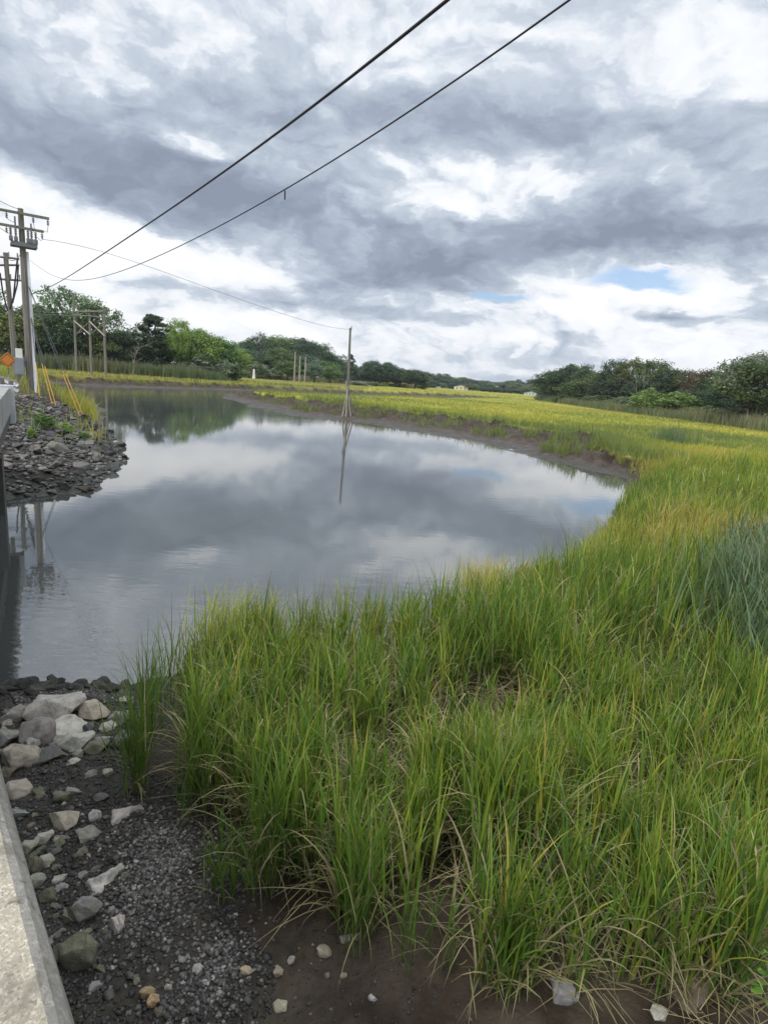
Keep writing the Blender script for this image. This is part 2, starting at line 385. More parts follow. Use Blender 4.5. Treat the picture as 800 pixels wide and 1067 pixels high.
class Blades:
    def __init__(s): s.V = []; s.F = []; s.h = []; s.t = []; s.n = 0; s.c = []
    def add(s, bx, by, bz, az, length, width, lean, bend, hue, nseg=4, pw=1.6, dry=None):
        V, F, t, m = blade_geo(bx, by, bz, az, length, width, lean, bend, nseg, pw)
        s.V.append(V); s.F.append(F + s.n); s.n += len(V); s.h.append(np.repeat(hue, m)); s.t.append(t)
        s.c.append(np.repeat(np.zeros(len(bx)) if dry is None else dry, m))
    def build(s, name, mat, label, cat, parent=None):
        me = np_mesh(name, np.concatenate(s.V), np.concatenate(s.F), mat, True, {'hue': np.concatenate(s.h), 'tip': np.concatenate(s.t), 'dry': np.concatenate(s.c)})
        return tag(link(name, me), label, cat, kind='stuff')

def grass_mat(name, stops, tipc=(.30, .26, .08), tipamt=.35, trans=.30, basec=(.20, .17, .09), rough=.5):
    m, nt, b = material(name)
    hue, tip, dry = attr_node(nt, 'hue'), attr_node(nt, 'tip'), attr_node(nt, 'dry')
    c = nt.ramp(hue, stops)
    c = nt.mix(nt.math('MULTIPLY', nt.maprange(tip, .70, 1.0), tipamt), c, tipc)
    c = nt.mix(nt.math('MULTIPLY', nt.maprange(tip, .22, .0), .55), c, basec)      # straw-coloured sheaths at the foot of each shoot
    c = nt.mix(dry, c, nt.ramp(hue, [(.2, (.20, .165, .105)), (.5, (.33, .27, .17)), (.8, (.40, .34, .20))]))
    b.inputs['Roughness'].default_value = rough; b.inputs['Specular IOR Level'].default_value = .35
    nt.link(c, b.inputs['Base Color'])
    tr = nt.new('ShaderNodeBsdfTranslucent'); nt.link(nt.mix(.5, c, (.25, .34, .03), 'MIX'), tr.inputs[0])
    mx = nt.new('ShaderNodeMixShader'); mx.inputs[0].default_value = trans
    nt.link(b.outputs[0], mx.inputs[1]); nt.link(tr.outputs[0], mx.inputs[2])
    nt.link(mx.outputs[0], nt.n['Material Output'].inputs['Surface'])
    return m
M_CORD = grass_mat('cordgrass_blade', [(.0, (.030, .080, .024)), (.28, (.085, .185, .028)), (.5, (.175, .270, .036)), (.72, (.310, .345, .045)), (.9, (.400, .350, .070)), (1, (.36, .27, .09))], tipamt=.45)
M_MEAD = grass_mat('meadow_blade', [(.0, (.110, .150, .075)), (.25, (.165, .215, .055)), (.5, (.280, .310, .048)), (.75, (.400, .385, .055)), (1, (.42, .34, .10))], tipamt=.2, trans=.25)
M_REED = grass_mat('reed_blade', [(.0, (.080, .150, .090)), (.3, (.115, .185, .085)), (.6, (.110, .140, .068)), (.8, (.150, .170, .088)), (1, (.22, .21, .12))], tipc=(.19, .15, .11), tipamt=.5, trans=.2)

def in_poly(x, y, poly):
    ins = np.zeros(x.shape, bool); p = np.asarray(poly)
    for i in range(len(p)):
        ax, ay = p[i]; bx, by = p[(i + 1) % len(p)]
        ins ^= ((ay > y) != (by > y)) & (x < (bx - ax) * (y - ay) / ((by - ay) if by != ay else 1e-9) + ax)
    return ins
# foot of the tall grass, surveyed on the mud
EDGE = [at(*q, .45)[:2] for q in [(192, 700), (192, 765), (192, 805), (218, 825), (258, 855), (278, 905), (318, 925), (352, 965), (385, 985), (435, 985), (462, 1015), (515, 1060), (575, 1062), (640, 1052), (700, 1058), (760, 1075), (830, 1095)]]
NEARPOLY = [tuple(e) for e in EDGE] + [(9, 2.0), (40, 12), (40, 34), (12.9, 31.5)] + [(x, y) for x, y, p in reversed(SHORE[7:19])]
def scatter_wedge(n, r0, r1, a0, a1, power=1.0):
    u = rng.random(n); r = (r0 ** power + u * (r1 ** power - r0 ** power)) ** (1 / power)
    a = R(a0) + rng.random(n) * R(a1 - a0)
    return r * np.sin(a), r * np.cos(a), r

def surf_xy(px, py, z=.4):
    for _ in range(5):
        p = at(px, py, z); z = float(ground(p[0], p[1])[0])
    return p
cord = Blades()
def shoots(x, y, z, H, hue, nleaf, wid, ns, leanm=.16, dead=.10):
    """each shoot is a sheath of leaves that leave the stem at different heights"""
    n = len(x)
    saz = rng.random(n) * 2 * np.pi; slean = np.abs(rng.normal(0, .10, n)) + .02
    for k in range(nleaf):
        f = k / max(1, nleaf - 1)
        h0 = H * (.03 + .58 * f) * (1 + rng.normal(0, .08, n))
        x0 = x + np.sin(saz) * slean * h0; y0 = y + np.cos(saz) * slean * h0
        L = H * (.50 + .16 * np.sin(np.pi * (.2 + .6 * f))) * (1 + rng.normal(0, .16, n))
        az = saz + k * np.pi + rng.normal(0, .7, n)
        dd = (rng.random(n) < dead * (1.9 - 1.6 * f)).astype(float)
        lean = np.abs(rng.normal(0, leanm, n)) * .85 + .03 + dd * .35
        bend = np.abs(rng.normal(.55, .50, n)) * (1.1 - .35 * f) + dd * .8
        cord.add(x0, y0, z + h0, az, L, wid * (.75 + .5 * rng.random(n)), lean, bend, np.clip(hue + rng.normal(0, .07, n), 0, 1), ns, 1.9, dd * (.6 + .4 * rng.random(n)))
    # the stem
    cord.add(x, y, z - .02, saz, H * .70, wid * .6, slean, rng.normal(0, .05, n), np.clip(hue - .1, 0, 1), 2, 1.0, np.zeros(n))

def near_cover(n, r0, r1, ns, nleaf, wid, power, a0=-33, a1=40):
    x, y, r = scatter_wedge(n, r0, r1, a0, a1, power)
    # shoots stand in loose tussocks
    cx = np.round(x / .46) * .46 + (vnoise(np.round(x / .46) * 7.7, np.round(y / .46) * 3.1) - .5) * .5
    cyy = np.round(y / .46) * .46 + (vnoise(np.round(x / .46) * 2.3 + 50, np.round(y / .46) * 9.1) - .5) * .5
    pull = .05 + .45 * rng.random(n)
    x = x + (cx - x) * pull; y = y + (cyy - y) * pull
    dens = fbm(x * .9 + 4, y * .9, 3)
    m = in_poly(x, y, NEARPOLY) & (rng.random(n) < np.clip((dens - .26) * 4.0, .08, 1))
    s, p = shore(x, y)
    m &= s > .0 + .35 * vnoise(x * 2, y * 2)
    # two trampled hollows with old straw
    for hx, hy, hr in HOLLOWS:
        m &= ~(((x - hx) ** 2 + (y - hy) ** 2 < hr * hr) & (rng.random(n) < .88))
    x, y, r, s = x[m], y[m], r[m], s[m]
    z = ground(x, y)
    az = np.degrees(np.arctan2(x, y))
    # greener and taller close by, yellower to the right and beyond
    tone = fbm(x * .22 + 2, y * .22 + 8, 3)
    hue = .26 + .26 * sstep(5.5, 12, r) * (.5 + tone * .9) + .22 * sstep(7, 17, r) * sstep(.45, .62, tone) + (tone - .5) * .45
    hue = hue + rng.normal(0, .16, len(x)) + (rng.random(len(x)) < .08) * .35
    H = (.82 + .22 * sstep(4.5, 8, r) + .50 * (fbm(x * .5, y * .5 + 3, 3) - .4)) * (1 + rng.normal(0, .13, len(x))) * (1 - .16 * sstep(8, 16, r)) * (.82 + .18 * sstep(0, .8, s))
    H = .88 * H * (.58 + .80 * fbm(x * 1.15 + 7, y * 1.15 + 1, 3))
    for hx, hy, hr in HOLLOWS:                     # trodden down on the side that faces the bridge
        dr = np.hypot(hx, hy); cxh, cyh = hx * (1 - .55 * hr / dr * 1.6), hy * (1 - .55 * hr / dr * 1.6)
        H = H * (1 - .26 * np.exp(-((x - cxh) ** 2 + (y - cyh) ** 2) / (hr * 1.3) ** 2))
    hue = hue - .10 * (fbm(x * 1.7, y * 1.7 + 40, 3) - .5)
    shoots(x, y, z, H, np.clip(hue, .02, .95), nleaf, wid, ns, .17, .23)
HOLLOWS = [(*at(365, 805, .5)[:2], .24), (*at(450, 785, .5)[:2], .30), (*at(655, 720, .5)[:2], .50), (*at(520, 725, .5)[:2], .34), (*at(770, 720, .5)[:2], .45), (*at(318, 690, .5)[:2], .3)]
near_cover(4700, 2.2, 4.6, 6, 7, .0150, 1.5)
near_cover(4200, 4.2, 7.0, 6, 6, .0158, 1.8)
near_cover(8300, 6.6, 12.0, 5, 5, .0178, 1.7)
near_cover(11000, 12.0, 22.0, 4, 4, .020, 1.6, 0, 40)
near_cover(9500, 22.0, 38.0, 3, 3, .032, 1.5, 8, 40)
# single tufts out on the mud
for px, py, k, H in [(228, 905, 16, .5), (240, 925, 10, .42), (140, 800, 26, 1.0), (150, 760, 22, 1.05), (278, 915, 24, .95), (372, 985, 22, .9), (205, 832, 22, .95), (430, 1012, 9, .6), (520, 1040, 12, .6), (165, 720, 18, .9), (190, 712, 16, .9)]:
    c = at(px, py, .5); x = c[0] + rng.normal(0, .07, k); y = c[1] + rng.normal(0, .07, k)
    shoots(x, y, ground(x, y), H * (1 + rng.normal(0, .12, k)), np.clip(.24 + rng.normal(0, .07, k), 0, 1), 5, .0105, 6, .22)
# leaning old straws and blades flattened on the mud
n = 8000
x, y, r = scatter_wedge(n, 2.4, 16, -26, 40, 1.5)
m = in_poly(x, y, NEARPOLY); x, y = x[m], y[m]; n = len(x)
cord.add(x, y, ground(x, y) + .02 + .28 * rng.random(n) ** 2, rng.random(n) * 6.28, .30 + .45 * rng.random(n), .007 + .004 * rng.random(n), .75 + .6 * rng.random(n), rng.normal(.35, .35, n), rng.random(n), 3, 1.2, .75 + .25 * rng.random(n))
# flowering stalks that stand above the leaves along the water
sx_ = np.concatenate([rng.uniform(a, b, k) for a, b, k in ((180, 330, 110), (330, 470, 90), (470, 640, 60), (300, 345, 30))]); ed = np.interp(sx_, [165, 220, 300, 400, 480, 560, 640], [712, 700, 690, 668, 655, 620, 555])
q = np.array([at(a, b + abs(rng.normal(0, 14)), .3)[:2] for a, b in zip(sx_, ed)]); k = len(q)
cord.add(q[:, 0], q[:, 1], ground(q[:, 0], q[:, 1]), rng.random(k) * 6.28, 1.05 + .45 * rng.random(k), .010 + .004 * rng.random(k), np.abs(rng.normal(0, .09, k)), np.abs(rng.normal(.12, .12, k)), np.clip(rng.normal(.45, .2, k), 0, 1), 5, 2.5, .25 + .5 * rng.random(k))
# sprawling yellow tussocks on the point
for px, py, k, hu in [(500, 640, 150, .84), (535, 632, 160, .80), (570, 625, 130, .74), (605, 612, 150, .80), (630, 622, 170, .72), (655, 610, 150, .76), (690, 560, 90, .86), (720, 552, 90, .84), (750, 545, 80, .86), (640, 575, 100, .78), (230, 680, 70, .66), (262, 672, 60, .62), (760, 690, 70, .7), (775, 640, 60, .82), (585, 700, 60, .6)]:
    c = surf_xy(px, py); a0 = rng.random() * 6.28; x = c[0] + rng.normal(0, .17, k); y = c[1] + rng.normal(0, .17, k)
    for j in range(2):
        cord.add(x, y, ground(x, y) + .1 * j, a0 + rng.normal(0, .9, k), .75 + .45 * rng.random(k), .016 + .008 * rng.random(k), np.abs(rng.normal(.22, .18, k)), np.abs(rng.normal(.8, .35, k)), np.clip(hu + rng.normal(0, .09, k), 0, 1), 5, 1.6, (rng.random(k) < .10) * .8)
cord.build('cordgrass', M_CORD, 'tall green cordgrass filling the near bank of the creek', 'grass')

# straw lying in the hollows
straw = Blades()
for (hx, hy, hr), k in zip(HOLLOWS + [(*at(715, 1052, .5)[:2], .30), (*at(590, 1045, .5)[:2], .2)], (140, 260, 260, 140, 200, 120, 70, 15)):
    x = hx + rng.normal(0, hr * .5, k); y = hy + rng.normal(0, hr * .5, k)
    straw.add(x, y, ground(x, y) + .03 + .16 * rng.random(k), rng.random(k) * 6.28, .18 + .3 * rng.random(k), .004 + .005 * rng.random(k), 1.2 + .35 * rng.random(k), rng.normal(.15, .2, k), rng.random(k), 3, 1.0, np.ones(k))
straw.build('wrack_straw', M_CORD, 'matted tan straw lying in gaps of the tall grass', 'straw')

# ------------------------------------------------------------------ hay meadow beyond the creek
mead_b = Blades()
def meadow(n, r0, r1, a0, a1, wid, ht, ns, power, nb=3, extra=None):
    x, y, r = scatter_wedge(n, r0, r1, a0, a1, power)
    s, p = shore(x, y)
    m = (s > p[:, 0] + p[:, 2] * .8 - .25) & (p[:, 5] < 1.6) & ~in_poly(x, y, NEARPOLY)
    m |= (s > p[:, 0] * .35) & (s < p[:, 0]) & (p[:, 0] > 2) & (fbm(x * .7, y * .7, 3) > .56) & (p[:, 5] < 1.6) & ~in_poly(x, y, NEARPOLY)
    x, y, r, s, p = x[m], y[m], r[m], s[m], p[m]
    z = ground(x, y)
    t1 = fbm(x * .055 + 5, y * .03, 4); t2 = fbm(x * .3, y * .3, 3)
    hue = np.clip(.66 + (t1 - .5) * 1.9 + (t2 - .5) * .7, .12, .98)
    edge = 1 - sstep(.5, 5.5, s - p[:, 0] - p[:, 2] + (t2 - .5) * 4)       # taller grey-green cordgrass along the cut bank
    edge = np.maximum(edge, sstep(.56, .68, fbm(x * .12 + 31, y * .12, 3)) * .55 * (r < 70))
    hue = hue * (1 - edge * .9) + edge * .12
    H = ht * (.7 + .6 * t2) * (1 + edge * 1.1)
    for k in range(nb):
        j = len(x)
        mead_b.add(x + rng.normal(0, wid * 2, j), y + rng.normal(0, wid * 2, j), z - .02, rng.random(j) * 6.28, H * (1 + rng.normal(0, .22, j)), wid * (.7 + .6 * rng.random(j)), np.abs(rng.normal(0, .28, j)), rng.normal(.5, .35, j) * (1 - edge * .5), np.clip(hue + rng.normal(0, .045, j), 0, 1), ns, 1.5, (rng.random(j) < .03) * .8)
meadow(15000, 27, 48, 6, 37, .026, .36, 3, 1.5)
meadow(20000, 44, 80, -21, 37, .042, .30, 2, 1.4)
meadow(18000, 78, 150, -36, 36, .075, .30, 2, 1.3)
meadow(11000, 150, 330, -36, 36, .16, .36, 1, 1.2, 2)
mead_b.build('meadow_grass', M_MEAD, 'yellow-green salt hay meadow beyond the creek', 'grass')

# ------------------------------------------------------------------ reed belts
reed = Blades()
def belt(pts, n, depth, h, wid, hue0, ns=3):
    pts = np.array(pts); seg = np.linalg.norm(np.diff(pts, axis=0), axis=1); cum = np.concatenate([[0], np.cumsum(seg)])
    u = rng.random(n) * cum[-1]; i = np.clip(np.searchsorted(cum, u) - 1, 0, len(seg) - 1); f = (u - cum[i]) / seg[i]
    c = pts[i] * (1 - f)[:, None] + pts[i + 1] * f[:, None]
    dirv = c / np.linalg.norm(c, axis=1)[:, None]
    c = c + dirv * (rng.random(n) * depth)[:, None] + rng.normal(0, .6, (n, 2))
    x, y = c.T; z = ground(x, y); t = fbm(x * .12, y * .12, 3)
    H = h * (.55 + .9 * t) * (1 + rng.normal(0, .20, n))
    for k in range(2):
        reed.add(x + rng.normal(0, .2, n), y + rng.normal(0, .2, n), z - .05, rng.random(n) * 6.28, H * (1 + rng.normal(0, .1, n)), wid * (.7 + .6 * rng.random(n)), np.abs(rng.normal(0, .10, n)), rng.normal(.25, .25, n), np.clip(hue0 + (t - .5) * 1.2 + rng.normal(0, .12, n), 0, 1), ns, 1.8, (rng.random(n) < .05) * .5)
g2 = lambda px, py, D: tuple(at_d(px, py, D)[:2])
belt([g2(0, 380, 134), g2(90, 385, 132), g2(180, 390, 131), g2(232, 390, 138)], 7000, 7, 2.3, .13, .62)
belt([g2(225, 392, 200), g2(300, 397, 230), g2(360, 400, 260), g2(430, 405, 300)], 3500, 14, 1.6, .26, .7)
belt([g2(805, 440, 98), g2(760, 437, 112), g2(700, 430, 128), g2(640, 424, 150), g2(600, 418, 190), g2(560, 414, 250)], 8000, 12, 1.7, .11, .66)
# taller clump by the meadow edge on the right, and blue-green reeds at the frame's right side
belt([g2(690, 455, 52), g2(715, 457, 50)], 160, 1.5, 1.3, .05, .3)
k = 900
cc = np.array([at(*q, .5)[:2] for q in [(785, 640), (800, 660), (775, 665), (805, 700), (790, 610), (815, 740)]])[rng.integers(0, 6, k)]
x = cc[:, 0] + rng.normal(0, .38, k); y = cc[:, 1] + rng.normal(0, .5, k)
for j in range(4):
    reed.add(x, y, ground(x, y) + .22 * j, rng.random(k) * 6.28, (.80 + .35 * rng.random(k)), .026 + .012 * rng.random(k), .10 + .22 * rng.random(k), np.abs(rng.normal(.5, .3, k)), np.clip(.16 + rng.normal(0, .14, k), 0, 1), 5, 1.7)
reed.build('reeds', M_REED, 'grey-green belts of reeds below the trees and at the bank', 'reeds')

# ------------------------------------------------------------------ growth on the embankment
emb_b = Blades()
EP = [at(*q, 2.2)[:2] for q in [(24, 400), (70, 396), (112, 420)]]
def embank(n, poly, h, wid, hue0, hs, ns=3):
    poly = np.array(poly); lo, hi = poly.min(0), poly.max(0)
    x = lo[0] + rng.random(n) * (hi[0] - lo[0]); y = lo[1] + rng.random(n) * (hi[1] - lo[1])
    s, p = shore(x, y); m = in_poly(x, y, poly) & (s > .5) & ~(in_poly(x, y, RP) & (rng.random(n) < .93)); x, y = x[m], y[m]; j = len(x)
    t = fbm(x * .25 + 9, y * .25, 3)
    for k in range(3):
        emb_b.add(x + rng.normal(0, .08, j), y + rng.normal(0, .08, j), ground(x, y) - .03, rng.random(j) * 6.28, h * (.6 + .8 * t) * (1 + rng.normal(0, .2, j)), wid * (.7 + .6 * rng.random(j)), np.abs(rng.normal(0, .25, j)), np.abs(rng.normal(.5, .3, j)), np.clip(hue0 + (t - .5) * hs + rng.normal(0, .09, j), 0, 1), ns, 1.6, (rng.random(j) < .10) * .7)
embank(5200, [(-19, 27), (-13.2, 27.5), (-15.4, 32), (-18, 38), (-22, 45), (-27, 54), (-39, 68), (-60, 80), (-62, 60), (-34, 40), (-24, 30)], .85, .035, .66, .7)
embank(3400, [(-11.8, 24.6), (-12.3, 27.2), (-13.3, 28.5), (-15.4, 32), (-18.3, 38), (-22, 45), (-25, 45), (-20, 36), (-16, 29)], 1.0, .035, .80, .3)
embank(1500, [(-12.4, 21.5), (-10.9, 24.2), (-12.6, 27.5), (-19, 31), (-18.5, 25)], .55, .03, .5, .6)
emb_b.build('embankment_grass', M_CORD, 'yellowing long grass on the embankment below the poles', 'grass')
# ------------------------------------------------------------------ trees
def leaf_mat(name, trans=.25):
    m, nt, b = material(name)
    oi = nt.new('ShaderNodeObjectInfo')
    hue = attr_node(nt, 'hue')
    k = nt.ramp(hue, [(0, (.55, .58, .62)), (.5, (1, 1, 1)), (1, (1.55, 1.42, 1.15))])
    c = nt.mix(1.0, oi.outputs['Color'], k, 'MULTIPLY')
    nt.link(c, b.inputs['Base Color']); b.inputs['Roughness'].default_value = .55; b.inputs['Specular IOR Level'].default_value = .3
    tr = nt.new('ShaderNodeBsdfTranslucent'); nt.link(c, tr.inputs[0])
    mx = nt.new('ShaderNodeMixShader'); mx.inputs[0].default_value = trans
    nt.link(b.outputs[0], mx.inputs[1]); nt.link(tr.outputs[0], mx.inputs[2]); nt.link(mx.outputs[0], nt.n['Material Output'].inputs['Surface'])
    return m
M_LEAF = leaf_mat('tree_leaves')
M_BARK, nt, b = material('tree_bark')
bp = nt.new('ShaderNodeTexCoord').outputs['Object']
nt.link(nt.ramp(nt.noise(nt.mapping(bp, (3, 3, .6)), 2.5, 5, .6), [(.3, (.060, .050, .040)), (.7, (.160, .140, .115))]), b.inputs['Base Color']); b.inputs['Roughness'].default_value = .9
M_PALEBARK, nt, b = material('bleached_bark')
bp = nt.new('ShaderNodeTexCoord').outputs['Object']
nt.link(nt.ramp(nt.noise(bp, 2.0, 5, .6), [(.3, (.14, .125, .105)), (.7, (.28, .26, .225))]), b.inputs['Base Color']); b.inputs['Roughness'].default_value = .9

def tube(path, radii, sides=6):
    path = np.asarray(path, float); n = len(path); radii = np.broadcast_to(radii, n)
    t = np.gradient(path, axis=0); t /= np.linalg.norm(t, axis=1)[:, None] + 1e-12
    ref = np.where(np.abs(t[:, 2:3]) > .9, np.array([[1., 0, 0]]), np.array([[0, 0, 1.]]))
    ref = np.broadcast_to(ref[len(ref) // 2], t.shape)
    a = np.cross(t, ref); a /= np.linalg.norm(a, axis=1)[:, None] + 1e-12
    bb = np.cross(t, a)
    ph = np.linspace(0, 2 * np.pi, sides, endpoint=False)
    V = path[:, None] + radii[:, None, None] * (a[:, None] * np.cos(ph)[None, :, None] + bb[:, None] * np.sin(ph)[None, :, None])
    i = np.arange(n - 1)[:, None] * sides; j = np.arange(sides)[None]; j2 = (j + 1) % sides
    F = np.stack([i + j, i + j2, i + sides + j2, i + sides + j], -1).reshape(-1, 4)
    caps = []
    if sides == 6:
        for o in (0, (n - 1) * sides): caps += [[o, o + 1, o + 2, o + 3], [o, o + 3, o + 4, o + 5]]
    elif sides == 8:
        for o in (0, (n - 1) * sides): caps += [[o, o + 1, o + 2, o + 3], [o, o + 3, o + 4, o + 7], [o + 4, o + 5, o + 6, o + 7]]
    elif sides == 4:
        for o in (0, (n - 1) * sides): caps += [[o, o + 1, o + 2, o + 3]]
    if caps: F = np.concatenate([F, np.array(caps)])
    return V.reshape(-1, 3), F
class Geo:
    def __init__(s): s.V = []; s.F = []; s.n = 0; s.m = []
    def add(s, V, F, mi=0):
        V = np.asarray(V, float); F = np.asarray(F); s.V.append(V); s.F.append(F + s.n); s.n += len(V); s.m.append(np.full(len(F), mi)); return s
    def tube(s, path, r, sides=6, mi=0): return s.add(*tube(path, r, sides), mi)
    def box(s, c, size, ax=None, mi=0, bev=0.0):
        """box centred at c, axes ax (3x3 rows), chamfered edges when bev > 0"""
        ax = np.eye(3) if ax is None else np.asarray(ax, float)
        bm = bmesh.new(); bmesh.ops.create_cube(bm, size=1.0)
        for v in bm.verts: v.co = Vector((v.co.x * size[0], v.co.y * size[1], v.co.z * size[2]))
        if bev > 0: bmesh.ops.bevel(bm, geom=bm.edges[:], offset=bev, segments=2, profile=.5, affect='EDGES')
        bm.verts.index_update()
        V = np.array([v.co[:] for v in bm.verts]) @ ax + np.asarray(c, float)
        T = [[v.index for v in f.verts] for f in bm.faces]; bm.free()
        q = [t for t in T if len(t) == 4]; tr = [t + [t[-1]] for t in T if len(t) == 3]
        s.big = [t for t in T if len(t) > 4]
        F = q
        s.add(V, np.array(F), mi)
        if tr: s.tri = getattr(s, 'tri', []) + [[a + s.n - len(V) for a in t[:3]] for t in tr]
        return s
    def build(s, name, mats, parent=None, smooth=False):
        V = np.concatenate(s.V); F = np.concatenate(s.F)
        me = bpy.data.meshes.new(name)
        me.from_pydata([tuple(v) for v in V], [], [tuple(f) for f in F] + [tuple(t) for t in getattr(s, 'tri', [])])
        for m in (mats if isinstance(mats, (list, tuple)) else [mats]): me.materials.append(m)
        mi = np.concatenate(s.m + [np.zeros(len(getattr(s, 'tri', [])), int)])
        me.polygons.foreach_set('material_index', mi.astype(np.int32))
        if smooth: me.polygons.foreach_set('use_smooth', np.ones(len(mi), bool))
        me.update(); return link(name, me, parent)

def tree_proto(kind, seed, nclump, nleaf, leaf):
    """unit tree: 1 m high, crown about 1 m wide; returns trunk mesh and crown mesh"""
    g = np.random.default_rng(seed)
    if kind == 'round': cz, rz, rx, lo = .56, .43, .48, .10
    elif kind == 'tall': cz, rz, rx, lo = .56, .44, .42, .10
    elif kind == 'airy': cz, rz, rx, lo = .66, .34, .48, .3
    elif kind == 'cedar': cz, rz, rx, lo = .50, .50, .46, .05
    elif kind == 'shrub': cz, rz, rx, lo = .46, .50, .52, .0
    pts = []; rad = []
    lob = g.normal(0, 1, (7, 3)); lob /= np.linalg.norm(lob, axis=1)[:, None]; la = g.random(7) * .36
    while len(pts) < nclump:
        d = g.normal(0, 1, 3); d /= np.linalg.norm(d)
        s = (.35 + .65 * g.random() ** .5)
        amp = .80 + (np.maximum(0, lob @ d) ** 5 * la).sum() - .14 * g.random()
        q = d * s * amp
        if kind == 'cedar':
            zz = g.random() ** 1.3; w = (1 - zz) ** .75 * (.8 + .35 * math.sin(zz * 34 + seed)) + .03
            a = g.random() * 6.28; rr_ = w * rx * (.35 + .65 * g.random() ** .5)
            p = np.array([rr_ * math.cos(a), rr_ * math.sin(a), .06 + zz * .93]); r = .045 + .05 * (1 - zz)
        else:
            if kind == 'shrub' and q[2] < -.75: continue
            if q[2] < -.45 and kind != 'shrub' and g.random() < .45: continue
            p = np.array([q[0] * rx, q[1] * rx, cz + q[2] * rz]); r = (.075 + .075 * g.random()) * (.62 if kind == 'airy' else 1)
        pts.append(p); rad.append(r)
    pts = np.array(pts); rad = np.array(rad)
    N = nclump * nleaf
    ci = np.repeat(np.arange(nclump), nleaf)
    d = g.normal(0, 1, (N, 3)); d /= np.linalg.norm(d, axis=1)[:, None]
    off = d * (g.random(N) ** .45)[:, None] * rad[ci][:, None] * np.array([1.15, 1.15, .78])
    C = pts[ci] + off; C[:, 2] = np.maximum(C[:, 2], .012 + .03 * g.random(N))
    nrm = d * .9 + g.normal(0, .55, (N, 3)) + np.array([0, 0, .55]); nrm /= np.linalg.norm(nrm, axis=1)[:, None]
    t = np.cross(nrm, g.normal(0, 1, (N, 3))); t /= np.linalg.norm(t, axis=1)[:, None]; u = np.cross(nrm, t)
    sz = leaf * (.6 + .8 * g.random(N)); asp = .55 + .4 * g.random(N)
    a_ = t * sz[:, None] * .5; b_ = u * (sz * asp)[:, None] * .5
    V = np.stack([C - a_, C + b_ * .8 - a_ * .1, C + a_, C - b_ * .8 - a_ * .1], 1).reshape(-1, 3)
    F = np.arange(N * 4).reshape(-1, 4)
    chue = g.normal(.5, .17, nclump)[ci] + g.normal(0, .12, N)
    cm = np_mesh('crown_' + kind, V, F, M_LEAF, False, {'hue': np.repeat(np.clip(chue, 0, 1), 4)})
    G2 = Geo()
    if kind != 'shrub':
        top = .93 if kind == 'cedar' else .62
        zs = np.linspace(-.02, top, 7)
        pth = np.stack([np.cumsum(g.normal(0, .010, 7)), np.cumsum(g.normal(0, .010, 7)), zs], -1)
        G2.tube(pth, np.linspace(.026, .007, 7), 6)
        for q in pts[g.permutation(nclump)[:16 if kind != 'cedar' else 10]]:
            f = np.clip((q[2] - .22) / (top - .05), .25, .9) if kind != 'cedar' else np.clip(q[2] / top, .1, .95)
            k0 = f * 6; i0 = min(5, int(k0)); st = pth[i0] * (1 - (k0 - i0)) + pth[i0 + 1] * (k0 - i0)
            if kind != 'cedar': st = st * np.array([1, 1, .80])
            mid = st * .5 + q * .5 + np.array([0, 0, .03]) + g.normal(0, .015, 3)
            G2.tube([st, mid, q], [.012, .008, .003], 4)
    else:
        for q in pts[:10]: G2.tube([[q[0] * .15, q[1] * .15, -.02], q * np.array([.6, .6, .5]), q], [.014, .009, .004], 4)
    to = G2.build('trunk', M_BARK); tm = to.data; bpy.data.objects.remove(to)
    return tm, cm
PROTO = {
    'round': [tree_proto('round', s, 130, 78, .034) for s in (3, 14, 25)],
    'tall': [tree_proto('tall', s, 120, 78, .032) for s in (4, 15)],
    'airy': [tree_proto('airy', s, 105, 46, .030) for s in (5, 16)],
    'cedar': [tree_proto('cedar', s, 170, 60, .030) for s in (6,)],
    'shrub': [tree_proto('shrub', s, 80, 70, .050) for s in (7, 18)],
}
GREENS = {'mid': (.062, .108, .030), 'dark': (.032, .060, .024), 'light': (.115, .185, .045), 'grey': (.090, .125, .062), 'red': (.074, .060, .036), 'blue': (.040, .072, .042), 'bright': (.110, .210, .040), 'olive': (.085, .110, .035), 'silver': (.135, .170, .115)}
GL, GH, GF, GR = 'trees along the left shore', 'wooded rise beyond the marsh', 'far tree line across the marsh', 'trees along the right of the meadow'
n_tree = [0]
def plant(kind, px, top, D, width, tone, label, group=None, base=None, name=None, lean=0.0, cat=None):
    """px: where it stands across the photo, top: height of its tip there, D: metres away, width: crown in photo pixels"""
    d0 = at_d(px, top, D)
    gz0 = float(ground(d0[0], d0[1])[0]) if base is None else base
    h = d0[2] - gz0; w = 1.36 * width / FPX * D
    v = n_tree[0]; n_tree[0] += 1
    tm, cm = PROTO[kind][v % len(PROTO[kind])]
    nm = name or {'cedar': 'cedar_tree', 'shrub': 'shrub'}.get(kind, 'leafy_tree')
    e = bpy.data.objects.new(nm, None); COL.objects.link(e)
    e.location = (d0[0], d0[1], gz0); e.scale = (w, w, h); e.rotation_euler = (0, lean, (v * 2.39) % 6.28)
    tag(e, label, cat or ('shrub' if kind == 'shrub' else 'tree'), group)
    tr = link('trunk', tm, e); cr = link('crown', cm, e)
    r0 = np.random.default_rng(v); f = 1 + r0.normal(0, .10); c = (1.5 if group in (GL, GH) else 1.25) * np.array(GREENS[tone]) * f * (1 + r0.normal(0, .05, 3))
    cr.color = (*np.clip(c, .005, 1), 1)
    return e
